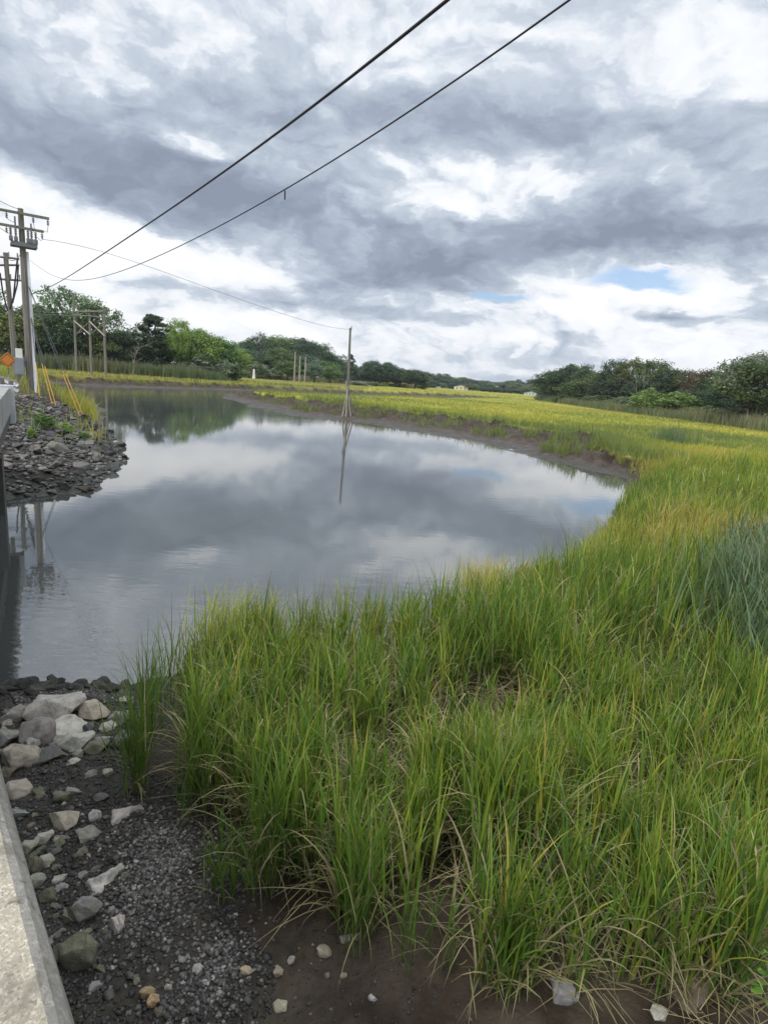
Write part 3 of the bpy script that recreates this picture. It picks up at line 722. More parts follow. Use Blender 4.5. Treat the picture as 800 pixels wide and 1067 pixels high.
# left shore, behind the poles
for a in [
    ('tall', -22, 300, 150, 60, 'mid', 'mid-green tree at the far left edge, cut by the frame', GL),
    ('round', 14, 322, 138, 46, 'olive', 'olive green tree directly behind the two tall utility poles', GL),
    ('round', 40, 312, 150, 44, 'mid', 'green tree just right of the tall utility pole', GL),
    ('airy', 73, 293, 136, 54, 'grey', 'tallest airy tree with sky showing through, behind the triple-pole frame', GL),
    ('airy', 100, 308, 140, 44, 'grey', 'feathery grey-green tree behind the right pole of the triple-pole frame', GL),
    ('round', 62, 338, 126, 46, 'dark', 'dark leafy tree filling the gap left of the triple-pole frame', GL),
    ('round', 104, 342, 128, 40, 'mid', 'lower green tree beneath the feathery tree', GL),
    ('round', 124, 340, 142, 34, 'dark', 'dark round tree left of the black-green cedar', GL),
    ('cedar', 160, 328, 146, 66, 'dark', 'black-green cedar, broad and pointed', GL),
    ('round', 170, 344, 149, 40, 'dark', 'dark leafy tree merging with the right side of the cedar', GL),
    ('airy', 138, 338, 134, 30, 'dark', 'thin crowned dark tree leaning at the left side of the cedar', GL),
    ('tall', 188, 331, 140, 24, 'light', 'slim light green tree rising beside the cedar', GL),
    ('round', 208, 338, 146, 42, 'light', 'broad light green tree, first of the rounded pale row', GL),
    ('round', 226, 347, 150, 38, 'mid', 'rounded green tree in the middle of the pale row', GL),
    ('round', 242, 358, 156, 36, 'light', 'low rounded light green tree closing the pale row on the right', GL),
    ('shrub', 220, 366, 138, 30, 'silver', 'silvery shrub in front of the rounded pale trees', GL),
    ('shrub', 196, 372, 136, 26, 'grey', 'grey-green shrub at the foot of the slim light tree', GL),
    ('shrub', 140, 374, 124, 22, 'light', 'small light shrub beside the bleached dead tree', GL),
    ('shrub', 244, 374, 150, 24, 'grey', 'grey shrub under the right end of the pale row', GL),
    ('round', 34, 348, 156, 44, 'dark', 'dark low tree between the olive tree and the utility pole foot', GL),
    ('round', 84, 352, 158, 44, 'dark', 'dark low tree under the tallest airy tree', GL),
    ('round', 116, 356, 160, 40, 'dark', 'dark low tree right of the triple-pole frame', GL),
    ('round', 144, 358, 158, 34, 'mid', 'low green tree behind the bleached dead tree', GL),
    ('shrub', 6, 362, 120, 40, 'olive', 'olive shrub behind the orange diamond sign', GL),
]: plant(a[0], a[1], a[2], max(a[3], 143) if a[1] > -10 else a[3], *a[4:])
# front row of the rise
for a in [
    ('shrub', 268, 374, 215, 20, 'grey', 'grey-green bush behind the white marker', GH),
    ('round', 300, 374, 225, 26, 'mid', 'round mid-green tree left of the three bare poles', GH),
    ('tall', 328, 376, 222, 20, 'silver', 'pale willow-like tree right of the three bare poles', GH),
    ('round', 345, 380, 240, 22, 'mid', 'green tree between the pale willow and the tall lone pole', GH),
    ('shrub', 284, 382, 218, 18, 'grey', 'low bush at the left foot of the round mid-green tree', GH),
    ('cedar', 366, 369, 250, 18, 'blue', 'dark conical evergreen right behind the lone pole', GH),
    ('shrub', 372, 396, 240, 20, 'silver', 'pale grey bush right of the lone pole', GH),
    ('shrub', 392, 398, 250, 16, 'mid', 'low green bush below the round paired trees', GH),
    ('round', 388, 373, 285, 22, 'blue', 'round dark tree, left one of the pair right of the lone pole', GH),
    ('round', 405, 375, 285, 22, 'blue', 'round dark tree, right one of the pair right of the lone pole', GH),
]: plant(*a)
RIDGE = 'dark rounded tree in the woods that crown the rise behind the three bare poles'
for px, top, w, D in [(250, 362, 24, 280), (258, 356, 26, 300), (270, 354, 26, 290), (282, 352, 26, 310), (293, 350, 26, 300), (305, 355, 26, 310), (316, 353, 26, 300), (326, 356, 24, 310), (336, 364, 24, 300), (346, 370, 22, 320), (355, 376, 20, 330),
                      (262, 370, 26, 255), (276, 366, 26, 262), (290, 364, 24, 258), (310, 370, 24, 265), (320, 372, 24, 258), (336, 378, 22, 262), (352, 384, 20, 280), (376, 384, 20, 310), (396, 384, 20, 320)]:
    plant('round' if n_tree[0] % 3 else 'tall', px, top - 4, D, w * 1.3, ['dark', 'blue', 'mid'][n_tree[0] % 3], RIDGE, GH)
for px, top in ((378, 390), (398, 389), (414, 388), (428, 388)): plant('round', px, top, 330, 30, 'dark', 'low dark tree filling in behind the round paired trees', GH)
for a in [('round', 418, 382, 290, 26, 'dark', 'dark tree where the wooded rise drops to the far line', GH), ('round', 434, 383, 280, 26, 'dark', 'last dark round tree at the end of the wooded rise', GH), ('shrub', 441, 396, 276, 16, 'dark', 'dark bush at the foot of the last round tree of the rise', GH)]: plant(*a)
FAR = 'small bluish-green tree in the distant line between the two woods'
rf = np.random.default_rng(5)
for q in range(64):
    px = 436 + 150 * (q + .5) / 64 + rf.normal(0, 2); D = 430 + 260 * rf.random()
    plant(['round', 'round', 'tall', 'shrub'][q % 4], px, 391.5 + .068 * (px - 440) + rf.normal(0, 2.2) + (0 if D > 520 else 5), D, 17 + 7 * rf.random(), ['blue', 'mid', 'blue', 'dark', 'grey'][q % 5], FAR, GF)
# right-hand wood
for a in [
    ('round', 580, 384, 240, 34, 'mid', 'rounded tree at the left end of the right-hand wood', GR),
    ('round', 596, 376, 235, 34, 'dark', 'dark green tree, second from the left end of the right-hand wood', GR),
    ('tall', 612, 379, 225, 26, 'grey', 'slim greyish tree behind the left part of the right-hand wood', GR),
    ('round', 628, 384, 215, 30, 'olive', 'olive tree in the dip of the right-hand wood', GR),
    ('tall', 644, 374, 205, 28, 'dark', 'dark upright tree left of the bare leaning trunks', GR),
    ('airy', 662, 369, 200, 34, 'olive', 'thin topped tree with bare leaning trunks below', GR),
    ('round', 682, 370, 195, 34, 'mid', 'tall rounded tree in the middle of the right-hand wood', GR),
    ('round', 702, 380, 188, 30, 'dark', 'dark tree between the rounded one and the reddish one', GR),
    ('tall', 716, 384, 184, 24, 'mid', 'narrow green tree just left of the reddish tree', GR),
    ('round', 736, 380, 172, 34, 'red', 'reddish-brown tree in the right-hand wood', GR),
    ('round', 758, 386, 160, 32, 'dark', 'dark tree just right of the reddish tree', GR),
    ('round', 776, 372, 150, 40, 'mid', 'green tree behind the pale tree at the right edge', GR),
    ('round', 796, 360, 118, 56, 'silver', 'nearest pale grey-green tree at the right edge', GR),
    ('round', 826, 366, 115, 60, 'mid', 'green tree cut by the right edge of the frame', GR),
    ('round', 672, 392, 185, 40, 'dark', 'low dark tree behind the bare leaning trunks', GR),
    ('round', 640, 394, 200, 40, 'dark', 'low dark tree under the upright one', GR),
    ('round', 610, 394, 218, 40, 'mid', 'low green tree in front of the slim greyish one', GR),
    ('round', 760, 402, 146, 40, 'dark', 'low dark tree in front, below the green and pale trees', GR),
    ('round', 730, 404, 158, 34, 'dark', 'low dark tree below the reddish one', GR),
    ('round', 790, 404, 134, 40, 'dark', 'low dark tree below the nearest pale one', GR),
    ('shrub', 702, 405, 146, 46, 'bright', 'bright green rounded shrub in front of the right-hand wood', GR),
    ('shrub', 680, 400, 158, 26, 'light', 'taller bright shrub left behind the rounded shrub', GR),
    ('shrub', 624, 410, 190, 30, 'mid', 'low green shrub by the reeds, left part of the right-hand wood', GR),
    ('shrub', 594, 408, 215, 28, 'mid', 'low shrub at the left end of the right-hand wood', GR),
    ('shrub', 654, 412, 176, 28, 'grey', 'grey shrub below the bare leaning trunks', GR),
    ('shrub', 740, 420, 136, 32, 'mid', 'green shrub behind the reeds below the reddish tree', GR),
    ('shrub', 780, 424, 124, 34, 'grey', 'grey-green shrub behind the reeds at the right edge', GR),
]: plant(*a)

# bleached dead tree left of the cedar, and leaning bare trunks in the right-hand wood
def bare_tree(px, base_y, top, D, label, spread, seed, mat, group=None):
    g = np.random.default_rng(seed); b0 = at_d(px, base_y, D); gz0 = float(ground(b0[0], b0[1])[0]); h = at_d(px, top, D)[2] - gz0
    G2 = Geo(); main = []
    p = np.array([0, 0, -.1]); d = np.array([.22 * spread, 0, 1.0])
    for k in range(8):
        main.append(p.copy()); p = p + d * h / 8; d = d + np.array([g.normal(.04 * spread, .08), g.normal(0, .08), 0])
    G2.tube(main, np.linspace(.13, .03, 8), 6)
    for k in range(9):
        s0 = main[2 + k % 6]; dd = np.array([g.normal(spread * .5, .6), g.normal(0, .5), .6 + .4 * g.random()]); L = h * (.18 + .25 * g.random())
        m1 = s0 + dd * L * .5; m2 = s0 + dd * L + np.array([0, 0, .1 * L])
        G2.tube([s0, m1, m2], [.05, .035, .012], 4)
        for q in range(2): G2.tube([m1, m1 + dd * L * .3 + g.normal(0, .3, 3) * L, ], [.04, .012], 4)
    o = G2.build('dead_tree', mat); o.location = (b0[0], b0[1], gz0)
    tag(o, label, 'tree', group)
bare_tree(138, 385, 352, 121, 'bleached dead tree with bare forked branches in front of the cedar', .55, 2, M_PALEBARK)
bare_tree(664, 420, 388, 178, 'bare pale trunk leaning left in the right-hand wood', -.5, 5, M_PALEBARK)
bare_tree(670, 421, 386, 177, 'bare pale trunk leaning right in the right-hand wood', .45, 8, M_PALEBARK)
bare_tree(566, 414, 398, 240, 'small bare bush-like dead tree left of the right-hand wood', .2, 9, M_PALEBARK)
# ------------------------------------------------------------------ plain materials
def simple(name, c, rough=.7, metal=0.0, var=.25, scale=4.0, bump=0.0, c2=None):
    m, nt, b = material(name)
    p = nt.new('ShaderNodeTexCoord').outputs['Object']
    c2 = c2 or tuple(v * (1 - var) for v in c)
    nt.link(nt.ramp(nt.noise(p, scale, 6, .65), [(.3, c2), (.7, c)]), b.inputs['Base Color'])
    b.inputs['Roughness'].default_value = rough; b.inputs['Metallic'].default_value = metal
    if bump:
        bn = nt.new('ShaderNodeBump'); bn.inputs['Strength'].default_value = bump; bn.inputs['Distance'].default_value = .02
        nt.link(nt.noise(p, scale * 6, 5, .6), bn.inputs['Height']); nt.link(bn.outputs[0], b.inputs['Normal'])
    return m
M_POLE, nt, b = material('weathered_pole_wood')
pp = nt.new('ShaderNodeTexCoord').outputs['Object']
nt.link(nt.ramp(nt.noise(nt.mapping(pp, (9, 9, .35)), 2.0, 6, .65), [(.3, (.105, .097, .086)), (.55, (.20, .187, .168)), (.75, (.32, .302, .275))]), b.inputs['Base Color']); b.inputs['Roughness'].default_value = .9
M_PALEWOOD = simple('silvered_wood', (.42, .38, .32), .9, 0, .45, 3)
M_STEEL = simple('dull_steel', (.20, .21, .23), .5, .3, .35, 5)
M_PORC = simple('insulator_porcelain', (.16, .15, .15), .35, 0, .3)
M_CONDUIT = simple('grey_conduit', (.62, .65, .70), .45, 0, .12, 1.2)
M_BOX = simple('grey_cabinet_paint', (.26, .29, .33), .5, 0, .2, 1.5)
M_YELLOW = simple('yellow_plastic', (.60, .35, .05), .5, 0, .15, 2)
M_CABLE = simple('black_cable_sheath', (.020, .020, .024), .6, 0, .2, 2)
M_WIRE = simple('grey_wire', (.10, .11, .12), .6, .2, .2, 2)
M_ORANGE = simple('orange_sign_face', (.62, .22, .04), .45, 0, .12, 1.5)
M_DARKEDGE = simple('sign_border', (.05, .03, .02), .6)
M_WHITE = simple('white_paint', (.78, .78, .76), .55, 0, .12, 2)
M_GALV = simple('galvanised_rail', (.66, .68, .70), .42, .35, .18, 3)

# ------------------------------------------------------------------ utility pole with its gear
VP1 = np.array([math.cos(R(-31.4)), -math.sin(R(-31.4)), 0])       # horizontal direction that runs across the view at the pole
D1 = 44.8
def pt1(px, py, D=D1): return at_d(px, py, D)
p_top = pt1(21.3, 217); gz1 = float(ground(p_top[0], p_top[1])[0])
root = bpy.data.objects.new('utility_pole', None); COL.objects.link(root); root.location = (p_top[0], p_top[1], gz1)
tag(root, 'tall wooden utility pole with two crossarms, switch gear and a pale conduit', 'utility pole')
O1 = np.array([p_top[0], p_top[1], gz1])
def loc1(px, py, dx=0.0): return pt1(px, py) - O1 + VP1 * dx
hp = p_top[2] - gz1
Geo().tube([[0, 0, -.4], [0, 0, hp * .5], [0, 0, hp]], [.225, .195, .155], 8).build('pole_shaft', M_POLE, root, False)
arm = np.array([math.sin(R(55)), math.cos(R(55)), 0]); armn = np.array([-arm[1], arm[0], 0]); AX = np.array([arm, armn, [0, 0, 1]])
def along(c, s, dz=0, off=.0): return np.array([0, 0, c]) + arm * s + armn * off + np.array([0, 0, dz])
z1 = loc1(22, 223)[2]; z2 = loc1(23, 238)[2]; z3 = loc1(25, 255.5)[2]
for zz, L0, L1, nm in ((z1, -2.2, 1.48, 'crossarm'), (z2, -2.2, 1.15, 'crossarm')):
    Geo().box(along(zz, (L0 + L1) / 2, 0, -.27), (L1 - L0, .12, .15), AX, 0, .012).build(nm, M_POLE, root)
def insulator(c, parent, up=True, mat=None):
    g = Geo(); s = 1 if up else -1
    g.tube([c, c + np.array([0, 0, .36 * s])], [.022, .022], 6)
    for k in range(3): g.tube([c + np.array([0, 0, (.10 + .09 * k) * s]), c + np.array([0, 0, (.14 + .09 * k) * s])], [.085, .055], 8)
    return g.build('insulator', mat or M_PORC, parent)
for s in (1.40, .62, -.75, -1.9): insulator(along(z1, s, -.06, -.27), root, False)
for s in (1.05, -.8, -1.8): insulator(along(z2, s, -.08, -.27), root, False)
Geo().box(along(z3, .07, 0, -.34), (1.40, .16, .26), AX, 0, .015).box(along(z3, .07, -.02, .34), (1.40, .16, .22), AX, 0, .015).box(along(z3, -.52, 0, 0), (.10, .55, .12), AX).box(along(z3, .66, 0, 0), (.10, .55, .12), AX).build('equipment_rack', M_STEEL, root)
for s, h in ((-.60, .80), (-.34, 1.40), (.30, .80), (.48, 1.15), (.70, .65)):
    g = Geo(); c0 = along(z3, s, .12, -.34)
    g.box(c0 + np.array([0, 0, .14]), (.20, .22, .28), AX, 0, .03).tube([c0 + np.array([0, 0, .3]), c0 + np.array([0, 0, h])], [.055, .045], 6)
    for k in range(3): g.tube([c0 + np.array([0, 0, .42 + k * .12]), c0 + np.array([0, 0, .46 + k * .12])], [.10, .06], 6)
    g.build('switch', M_STEEL, root)
g = Geo()
for s0, s1, a, bq in ((1.40, 1.05, z1 - .42, z2), (1.05, .70, z2 - .42, z3 + .6), (-1.9, -.8, z1 - .4, z2 - .4), (.62, .48, z1 - .42, z3 + 1.1), (-.75, -.34, z1 - .42, z3 + 1.35), (-.8, -.60, z2 - .4, z3 + .7)):
    m_ = along((a + bq) / 2 - .18, (s0 + s1) / 2 + .12, 0, -.30)
    g.tube([along(a, s0, 0, -.27), m_, along(bq, s1, 0, -.32)], [.016] * 3, 4)
g.build('jumper_leads', M_WIRE, root)
ct = loc1(26.5, 262)[2]
Geo().tube([VP1 * .27 + np.array([0, -.02, -.3]), VP1 * .255 + np.array([0, 0, hp * .4]), VP1 * .225 + np.array([0, 0, ct])], [.115, .115, .085], 8).build('conduit', M_CONDUIT, root, True)
g = Geo(); cb = loc1(25.6, 382); cb = cb * np.array([1, 1, 1]); AXV = np.array([VP1, [-VP1[1], VP1[0], 0], [0, 0, 1]])
cb[:2] = (VP1 * -.52)[:2] + np.array([-VP1[1], VP1[0]]) * -.30
bx_ = g.box(cb, (.52, .30, 1.10), AXV, 0, .02).build('meter_box', M_BOX, root)
Geo().box(cb + np.array([.0, 0, .0]) + AXV[1] * -.165, (.42, .02, .96), AXV, 0, .004).build('door', M_BOX, bx_)
Geo().box(cb + VP1 * .28 + AXV[1] * .15, (.30, .05, .06), AXV).box(cb + VP1 * .28 + AXV[1] * .15 + np.array([0, 0, .35]), (.30, .05, .06), AXV).build('bracket', M_STEEL, root)

# second pole, farther left, leaning
D2 = 50.0
b2 = at_d(17, 389, D2); gz2 = float(ground(b2[0], b2[1])[0]); t2_ = at_d(5.5, 263, D2)
root2 = bpy.data.objects.new('utility_pole', None); COL.objects.link(root2); root2.location = (b2[0], b2[1], gz2)
tag(root2, 'leaning wooden utility pole with three short crossarms, left of the taller one', 'utility pole')
O2 = np.array([b2[0], b2[1], gz2]); tt = t2_ - O2
Geo().tube([[0, 0, -.4], tt * .5, tt], [.20, .17, .14], 8).build('pole_shaft', M_POLE, root2)
for (xa, ya, xb, yb) in ((-12, 266, 20, 269.5), (-14, 276, 20, 276), (-10, 290, 22, 292)):
    a = at_d(xa, ya, D2 - .4) - O2; bq = at_d(xb, yb, D2 + .3) - O2
    Geo().tube([a, bq], [.07, .07], 4).build('crossarm', M_POLE, root2)
    insulator(bq + np.array([-.1, 0, .02]), root2, True); insulator(a * .35 + bq * .65 + np.array([0, 0, .02]), root2, True)
g = Geo()
for pts in (((18, 270), (16, 290), (14, 310), (10, 322)), ((0, 284), (3, 305), (8, 324)), ((19, 277), (18, 296), (13, 316))):
    g.tube([at_d(x, y, D2 - .35) - O2 for x, y in pts], [.05] * len(pts), 6)
g.build('drop_cable', M_CABLE, root2)

# ------------------------------------------------------------------ signs beside the poles
def post_sign(px, py0, py1, pbase, D, w, face_mat, label, cat, name, diamond=False, back=True):
    c = at_d(px, (py0 + py1) / 2, D); gzz = float(ground(c[0], c[1])[0])
    e = bpy.data.objects.new(name, None); COL.objects.link(e); e.location = (c[0], c[1], gzz)
    tag(e, label, cat)
    a = math.atan2(c[0], c[1]); vx = np.array([math.cos(a), -math.sin(a), 0]); vy = np.array([-math.sin(a), -math.cos(a), 0])
    hz = c[2] - gzz; hh = abs(py1 - py0) / FPX * D
    if diamond:
        k = math.sqrt(.5); ax = np.array([vx * k + np.array([0, 0, k]), -vx * k + np.array([0, 0, k]), vy])
        sz = (hh / math.sqrt(2), hh / math.sqrt(2), .03)
        f = Geo().box(vy * .06 + np.array([0, 0, hz]), sz, ax, 0, .006).build('sign_face', face_mat, e)
        bd = Geo()
        for s in (-1, 1):
            for i in (0, 1):
                o = ax[i] * s * (sz[0] / 2 - .07)
                L = [.03, .03, .006]; L[1 - i] = sz[0] - .14
                bd.box(vy * .078 + np.array([0, 0, hz]) + o, L, ax)
        bd.build('border', M_DARKEDGE, f)
    else:
        Geo().box(vy * .06 + np.array([0, 0, hz]), (w / FPX * D, .03, hh), np.array([vx, vy, [0, 0, 1]]), 0, .01).build('sign_face', face_mat, e)
    Geo().tube([[0, 0, -.3], [0, 0, hz + hh * .4]], [.05, .05], 6).build('post', M_STEEL, e)
    return e
post_sign(8.0, 368.5, 381.5, 398, 47, 14, M_ORANGE, 'orange diamond-shaped road warning sign beside the leaning pole', 'road sign', 'warning_sign', True)
post_sign(19.7, 364, 372.5, 392, 44.5, 5.2, M_WHITE, 'small white rectangular sign on a dark post between the two tall poles', 'road sign', 'road_sign')

# ------------------------------------------------------------------ guy wires with yellow guards
for (xt, yt, xm, ym, xb, yb, lab) in (
        (29, 297, 61, 369, 82, 405, 'left guy wire of the far pair, with yellow guard reaching the embankment grass'),
        (30.5, 299, 64, 368, 86, 404, 'right guy wire of the far pair, with yellow guard reaching the embankment grass'),
        (32, 332, 41, 366, 53, 396, 'left slanting guy wire with yellow guard close to the tall pole'),
        (32.5, 331, 44, 366, 57, 395, 'right slanting guy wire with yellow guard close to the tall pole'),
        (33.5, 342, 37, 363, 39.5, 384, 'steep short guy wire with yellow guard right beside the tall pole')):
    Bp = at_d(xb, yb, D1 - 2.0); Bp[2] = float(ground(Bp[0], Bp[1])[0]) + .02
    T = at_d(xt, yt, D1 - .25)
    dirv = T - Bp
    f = (yb - ym) / (yb - yt)
    w_ = Geo().tube([T, Bp], [.022, .022], 4).build('guy_wire', M_WIRE)
    tag(w_, lab, 'guy wire', 'guy wires of the tall utility pole')
    Geo().tube([Bp + dirv * .0, Bp + dirv * f], [.028, .028], 6).build('guard_sleeve', M_YELLOW, w_)

# ------------------------------------------------------------------ triple-pole frame on the far bank
D3 = 118.0
top3 = [(76.5, 306), (93.0, 322), (108.2, 322)]; bot3 = [(81, 388), (96, 391), (113, 394)]
b3 = [at_d(x, y, D3 + q) for (x, y), q in zip(bot3, (6, 0, -6))]; t3 = [at_d(x, y, D3 + q) for (x, y), q in zip(top3, (6, 0, -6))]
rb = b3[1].copy(); rb[2] = float(ground(rb[0], rb[1])[0])
root3 = bpy.data.objects.new('pole_frame', None); COL.objects.link(root3); root3.location = rb
tag(root3, 'triple-pole wooden frame with X braces standing on the far left bank', 'utility pole')
P3 = []
for q in range(3):
    base = t3[q].copy(); base[2] = float(ground(base[0], base[1])[0]) - .3
    P3.append((base - rb, t3[q] - rb)); Geo().tube([base - rb, t3[q] - rb], [.23, .17], 8).build('pole', M_POLE, root3)
def on3(q, py): # point on pole q at photo height py
    z = at_d(top3[q][0], py, D3 + (6, 0, -6)[q])[2] - rb[2]; b_, t_ = P3[q]; f = (z - b_[2]) / (t_[2] - b_[2]); return b_ + (t_ - b_) * f
fw = np.array([-np.sin(R(-27)), -np.cos(R(-27)), 0]) * .3
Geo().tube([on3(0, 324.5) + fw, on3(2, 324.5) + fw], [.14, .14], 4).build('crossarm', M_POLE, root3)
Geo().tube([on3(0, 328) + fw, on3(2, 330.5) + fw], [.09, .09], 4).build('crossarm', M_POLE, root3)
for a, ya, bq, yb in ((0, 334.5, 1, 348.5), (1, 335, 0, 348.5), (1, 335, 2, 350), (2, 336, 1, 348.5)):
    Geo().tube([on3(a, ya) + fw * .9, on3(bq, yb) + fw * .9], [.13, .13], 4).build('brace', M_PALEWOOD, root3)
for q in range(3): insulator(on3(q, 324.5) + fw, root3, True)

# ------------------------------------------------------------------ lone pole with its timber props
D4 = 60.0
c4 = at_d(361.8, 425, D4); c4[2] = float(ground(c4[0], c4[1])[0]); t4 = at_d(364.9, 343, D4)
root4 = bpy.data.objects.new('lone_pole', None); COL.objects.link(root4); root4.location = c4
tag(root4, 'lone tall wooden pole propped with timbers on the muddy bank', 'utility pole')
tt4 = t4 - c4
Geo().tube([[0, 0, -.5], tt4 * .5, tt4], [.15, .13, .105], 8).build('pole_shaft', M_POLE, root4)
Geo().tube([tt4 + np.array([0, 0, -.02]), tt4 + np.array([.02, 0, .12])], [.14, .12], 8).build('pole_cap', M_STEEL, root4)
Geo().tube([tt4 + np.array([.1, -.05, .0]), tt4 + np.array([.12, -.05, .30])], [.07, .04], 6).build('insulator', M_PORC, root4)
for (xa, ya, xb, yb, dd, r_) in ((360.3, 396.5, 366.2, 425.5, -.35, .065), (363.3, 402, 357.0, 425.0, -.5, .075), (362.2, 404, 360.8, 425.5, -.8, .065), (363.5, 404, 369.2, 424.5, .5, .06)):
    a = at_d(xa, ya, D4 - .25) - c4; bq = at_d(xb, yb, D4 + dd) - c4; bq[2] = -.15
    Geo().tube([a, bq], [r_, r_ * 1.1], 4).build('prop', M_PALEWOOD, root4)

# ------------------------------------------------------------------ three bare poles at the edge of the wooded rise, and the white marker
for px, yt, yb, lab in ((307.7, 366.5, 389, 'bare grey pole before the wooded rise, left one of three'), (312.8, 371, 396, 'bare grey pole before the wooded rise, middle one of three'), (318.5, 371.5, 398, 'bare grey pole before the wooded rise, right one of three')):
    t_ = at_d(px, yt, 212); gg = float(ground(t_[0], t_[1])[0])
    o = Geo().tube([[0, 0, -.3], [0, 0, t_[2] - gg]], [.26, .20], 8).build('bare_pole', M_PALEWOOD); o.location = (t_[0], t_[1], gg)
    tag(o, lab, 'pole', 'three bare poles at the wooded rise')
t_ = at_d(264.6, 384.5, 208); gg = float(ground(t_[0], t_[1])[0])
o = Geo().tube([[0, 0, -.2], [0, 0, .6], [0, 0, .62], [0, 0, (t_[2] - gg) * .9], [0, 0, t_[2] - gg]], [.62, .55, .40, .32, .12], 8).build('white_marker', M_WHITE); o.location = (t_[0], t_[1], gg)
tag(o, 'small white upright marker at the foot of the far trees', 'marker')

# ------------------------------------------------------------------ overhead wires
P1XY = p_top[:2]
def in_plane(px, py, A, B):
    d = ray(px, py); M = np.array([[d[0], -(B[0] - A[0])], [d[1], -(B[1] - A[1])]]); t, s = np.linalg.solve(M, np.array([A[0], A[1]])); return EYE + d * t
def smooth_path(P, n=60):
    P = np.asarray(P); s = np.concatenate([[0], np.cumsum(np.linalg.norm(np.diff(P, axis=0), axis=1))]); u = s / s[-1]
    deg = min(5, len(P) - 1); q = np.linspace(0, 1, n)
    return np.stack([np.polyval(np.polyfit(u, P[:, k], deg), q) for k in range(3)], -1)
def wire(name, label, P, r, mat, sides=6, group='overhead wires'):
    o = Geo().tube(P, r, sides).build(name, mat, None, True); return tag(o, label, 'cable', group)
endA = at_d(465, 0, 5.6)[:2]
PA_ = [in_plane(x, y, P1XY, endA) for x, y in [(465, 0), (400, 53), (330, 107), (260, 159.5), (200, 202.5), (150, 235), (100, 270), (70, 288.5), (40, 303.5), (31, 307)]]
pa = smooth_path(PA_, 50); ext = pa[0] + (pa[0] - pa[1]) / np.linalg.norm(pa[0] - pa[1]) * np.array([[16.0], [8.0], [3.0]])
wire('cable', 'thick black overhead cable slanting from the tall pole to the top of the frame', np.concatenate([ext, pa]), .0145, M_CABLE, 8)
endB = at_d(592, 0, 6.0)[:2]
PB_ = [in_plane(x, y, P1XY, endB) for x, y in [(592, 0), (540, 38), (480, 78), (430, 113), (380, 147), (340, 173), (297, 197), (250, 222), (200, 249), (160, 270), (110, 287.5), (85, 291), (60, 289), (45, 281), (31, 271)]]
pbp = smooth_path(PB_, 60); ext = pbp[0] + (pbp[0] - pbp[1]) / np.linalg.norm(pbp[0] - pbp[1]) * np.array([[16.0], [8.0], [3.0]])
cb_ = wire('cable', 'thinner sagging overhead cable with a small hanging tag', np.concatenate([ext, pbp]), .0095, M_CABLE, 8)
tp = in_plane(297, 198, P1XY, endB)
Geo().box(tp + np.array([0, 0, -.07]), (.02, .035, .13), None, 0, .006).build('hanging_tag', M_CABLE, cb_)
eC = t4[:2]; sC = (O1 + along(z2, 1.05, -.45, -.27))
PC_ = [sC] + [in_plane(x, y, sC[:2], eC) for x, y in [(120, 266), (200, 294), (217, 299.5), (292, 326), (337, 339)]] + [t4]
wire('wire', 'thin wire running from the tall pole to the lone propped pole', smooth_path(PC_, 40), .013, M_WIRE, 4)
ltop = O1 + np.array([0, 0, hp - .15])
for (sx_, sy_, tx, ty, lab) in ((19.5, 217.5, -30, 188, 'thin wire from the top of the tall pole to the left edge'), (7, 220, -40, 190, 'thin wire from the upper crossarm of the tall pole to the left edge')):
    a = at_d(sx_, sy_, D1 - .3); bq = at_d(tx, ty, 28)
    wire('wire', lab, smooth_path([a, a * .66 + bq * .34 + [0, 0, -.12], a * .33 + bq * .67 + [0, 0, -.12], bq], 14), .016, M_WIRE, 4)
for (x0, y0, q, py, lab) in ((-20, 314, 0, 326.5, 'upper pale wire from the left edge to the triple-pole frame'), (-20, 318, 1, 329.5, 'lower pale wire from the left edge to the triple-pole frame')):
    a = at_d(x0, y0, 150); bq = on3(q, py) + rb + fw
    wire('wire', lab, smooth_path([a, (a + bq) / 2 + [0, 0, -.5], bq], 14), .055, M_WIRE, 4)
a = O2 + tt * .97; bq = O1 + np.array([0, 0, z3 - .3])
wire('wire', 'short slack wire between the leaning pole and the tall pole', smooth_path([a, (a + bq) / 2 + [0, 0, -.4], bq], 12), .022, M_WIRE, 4)

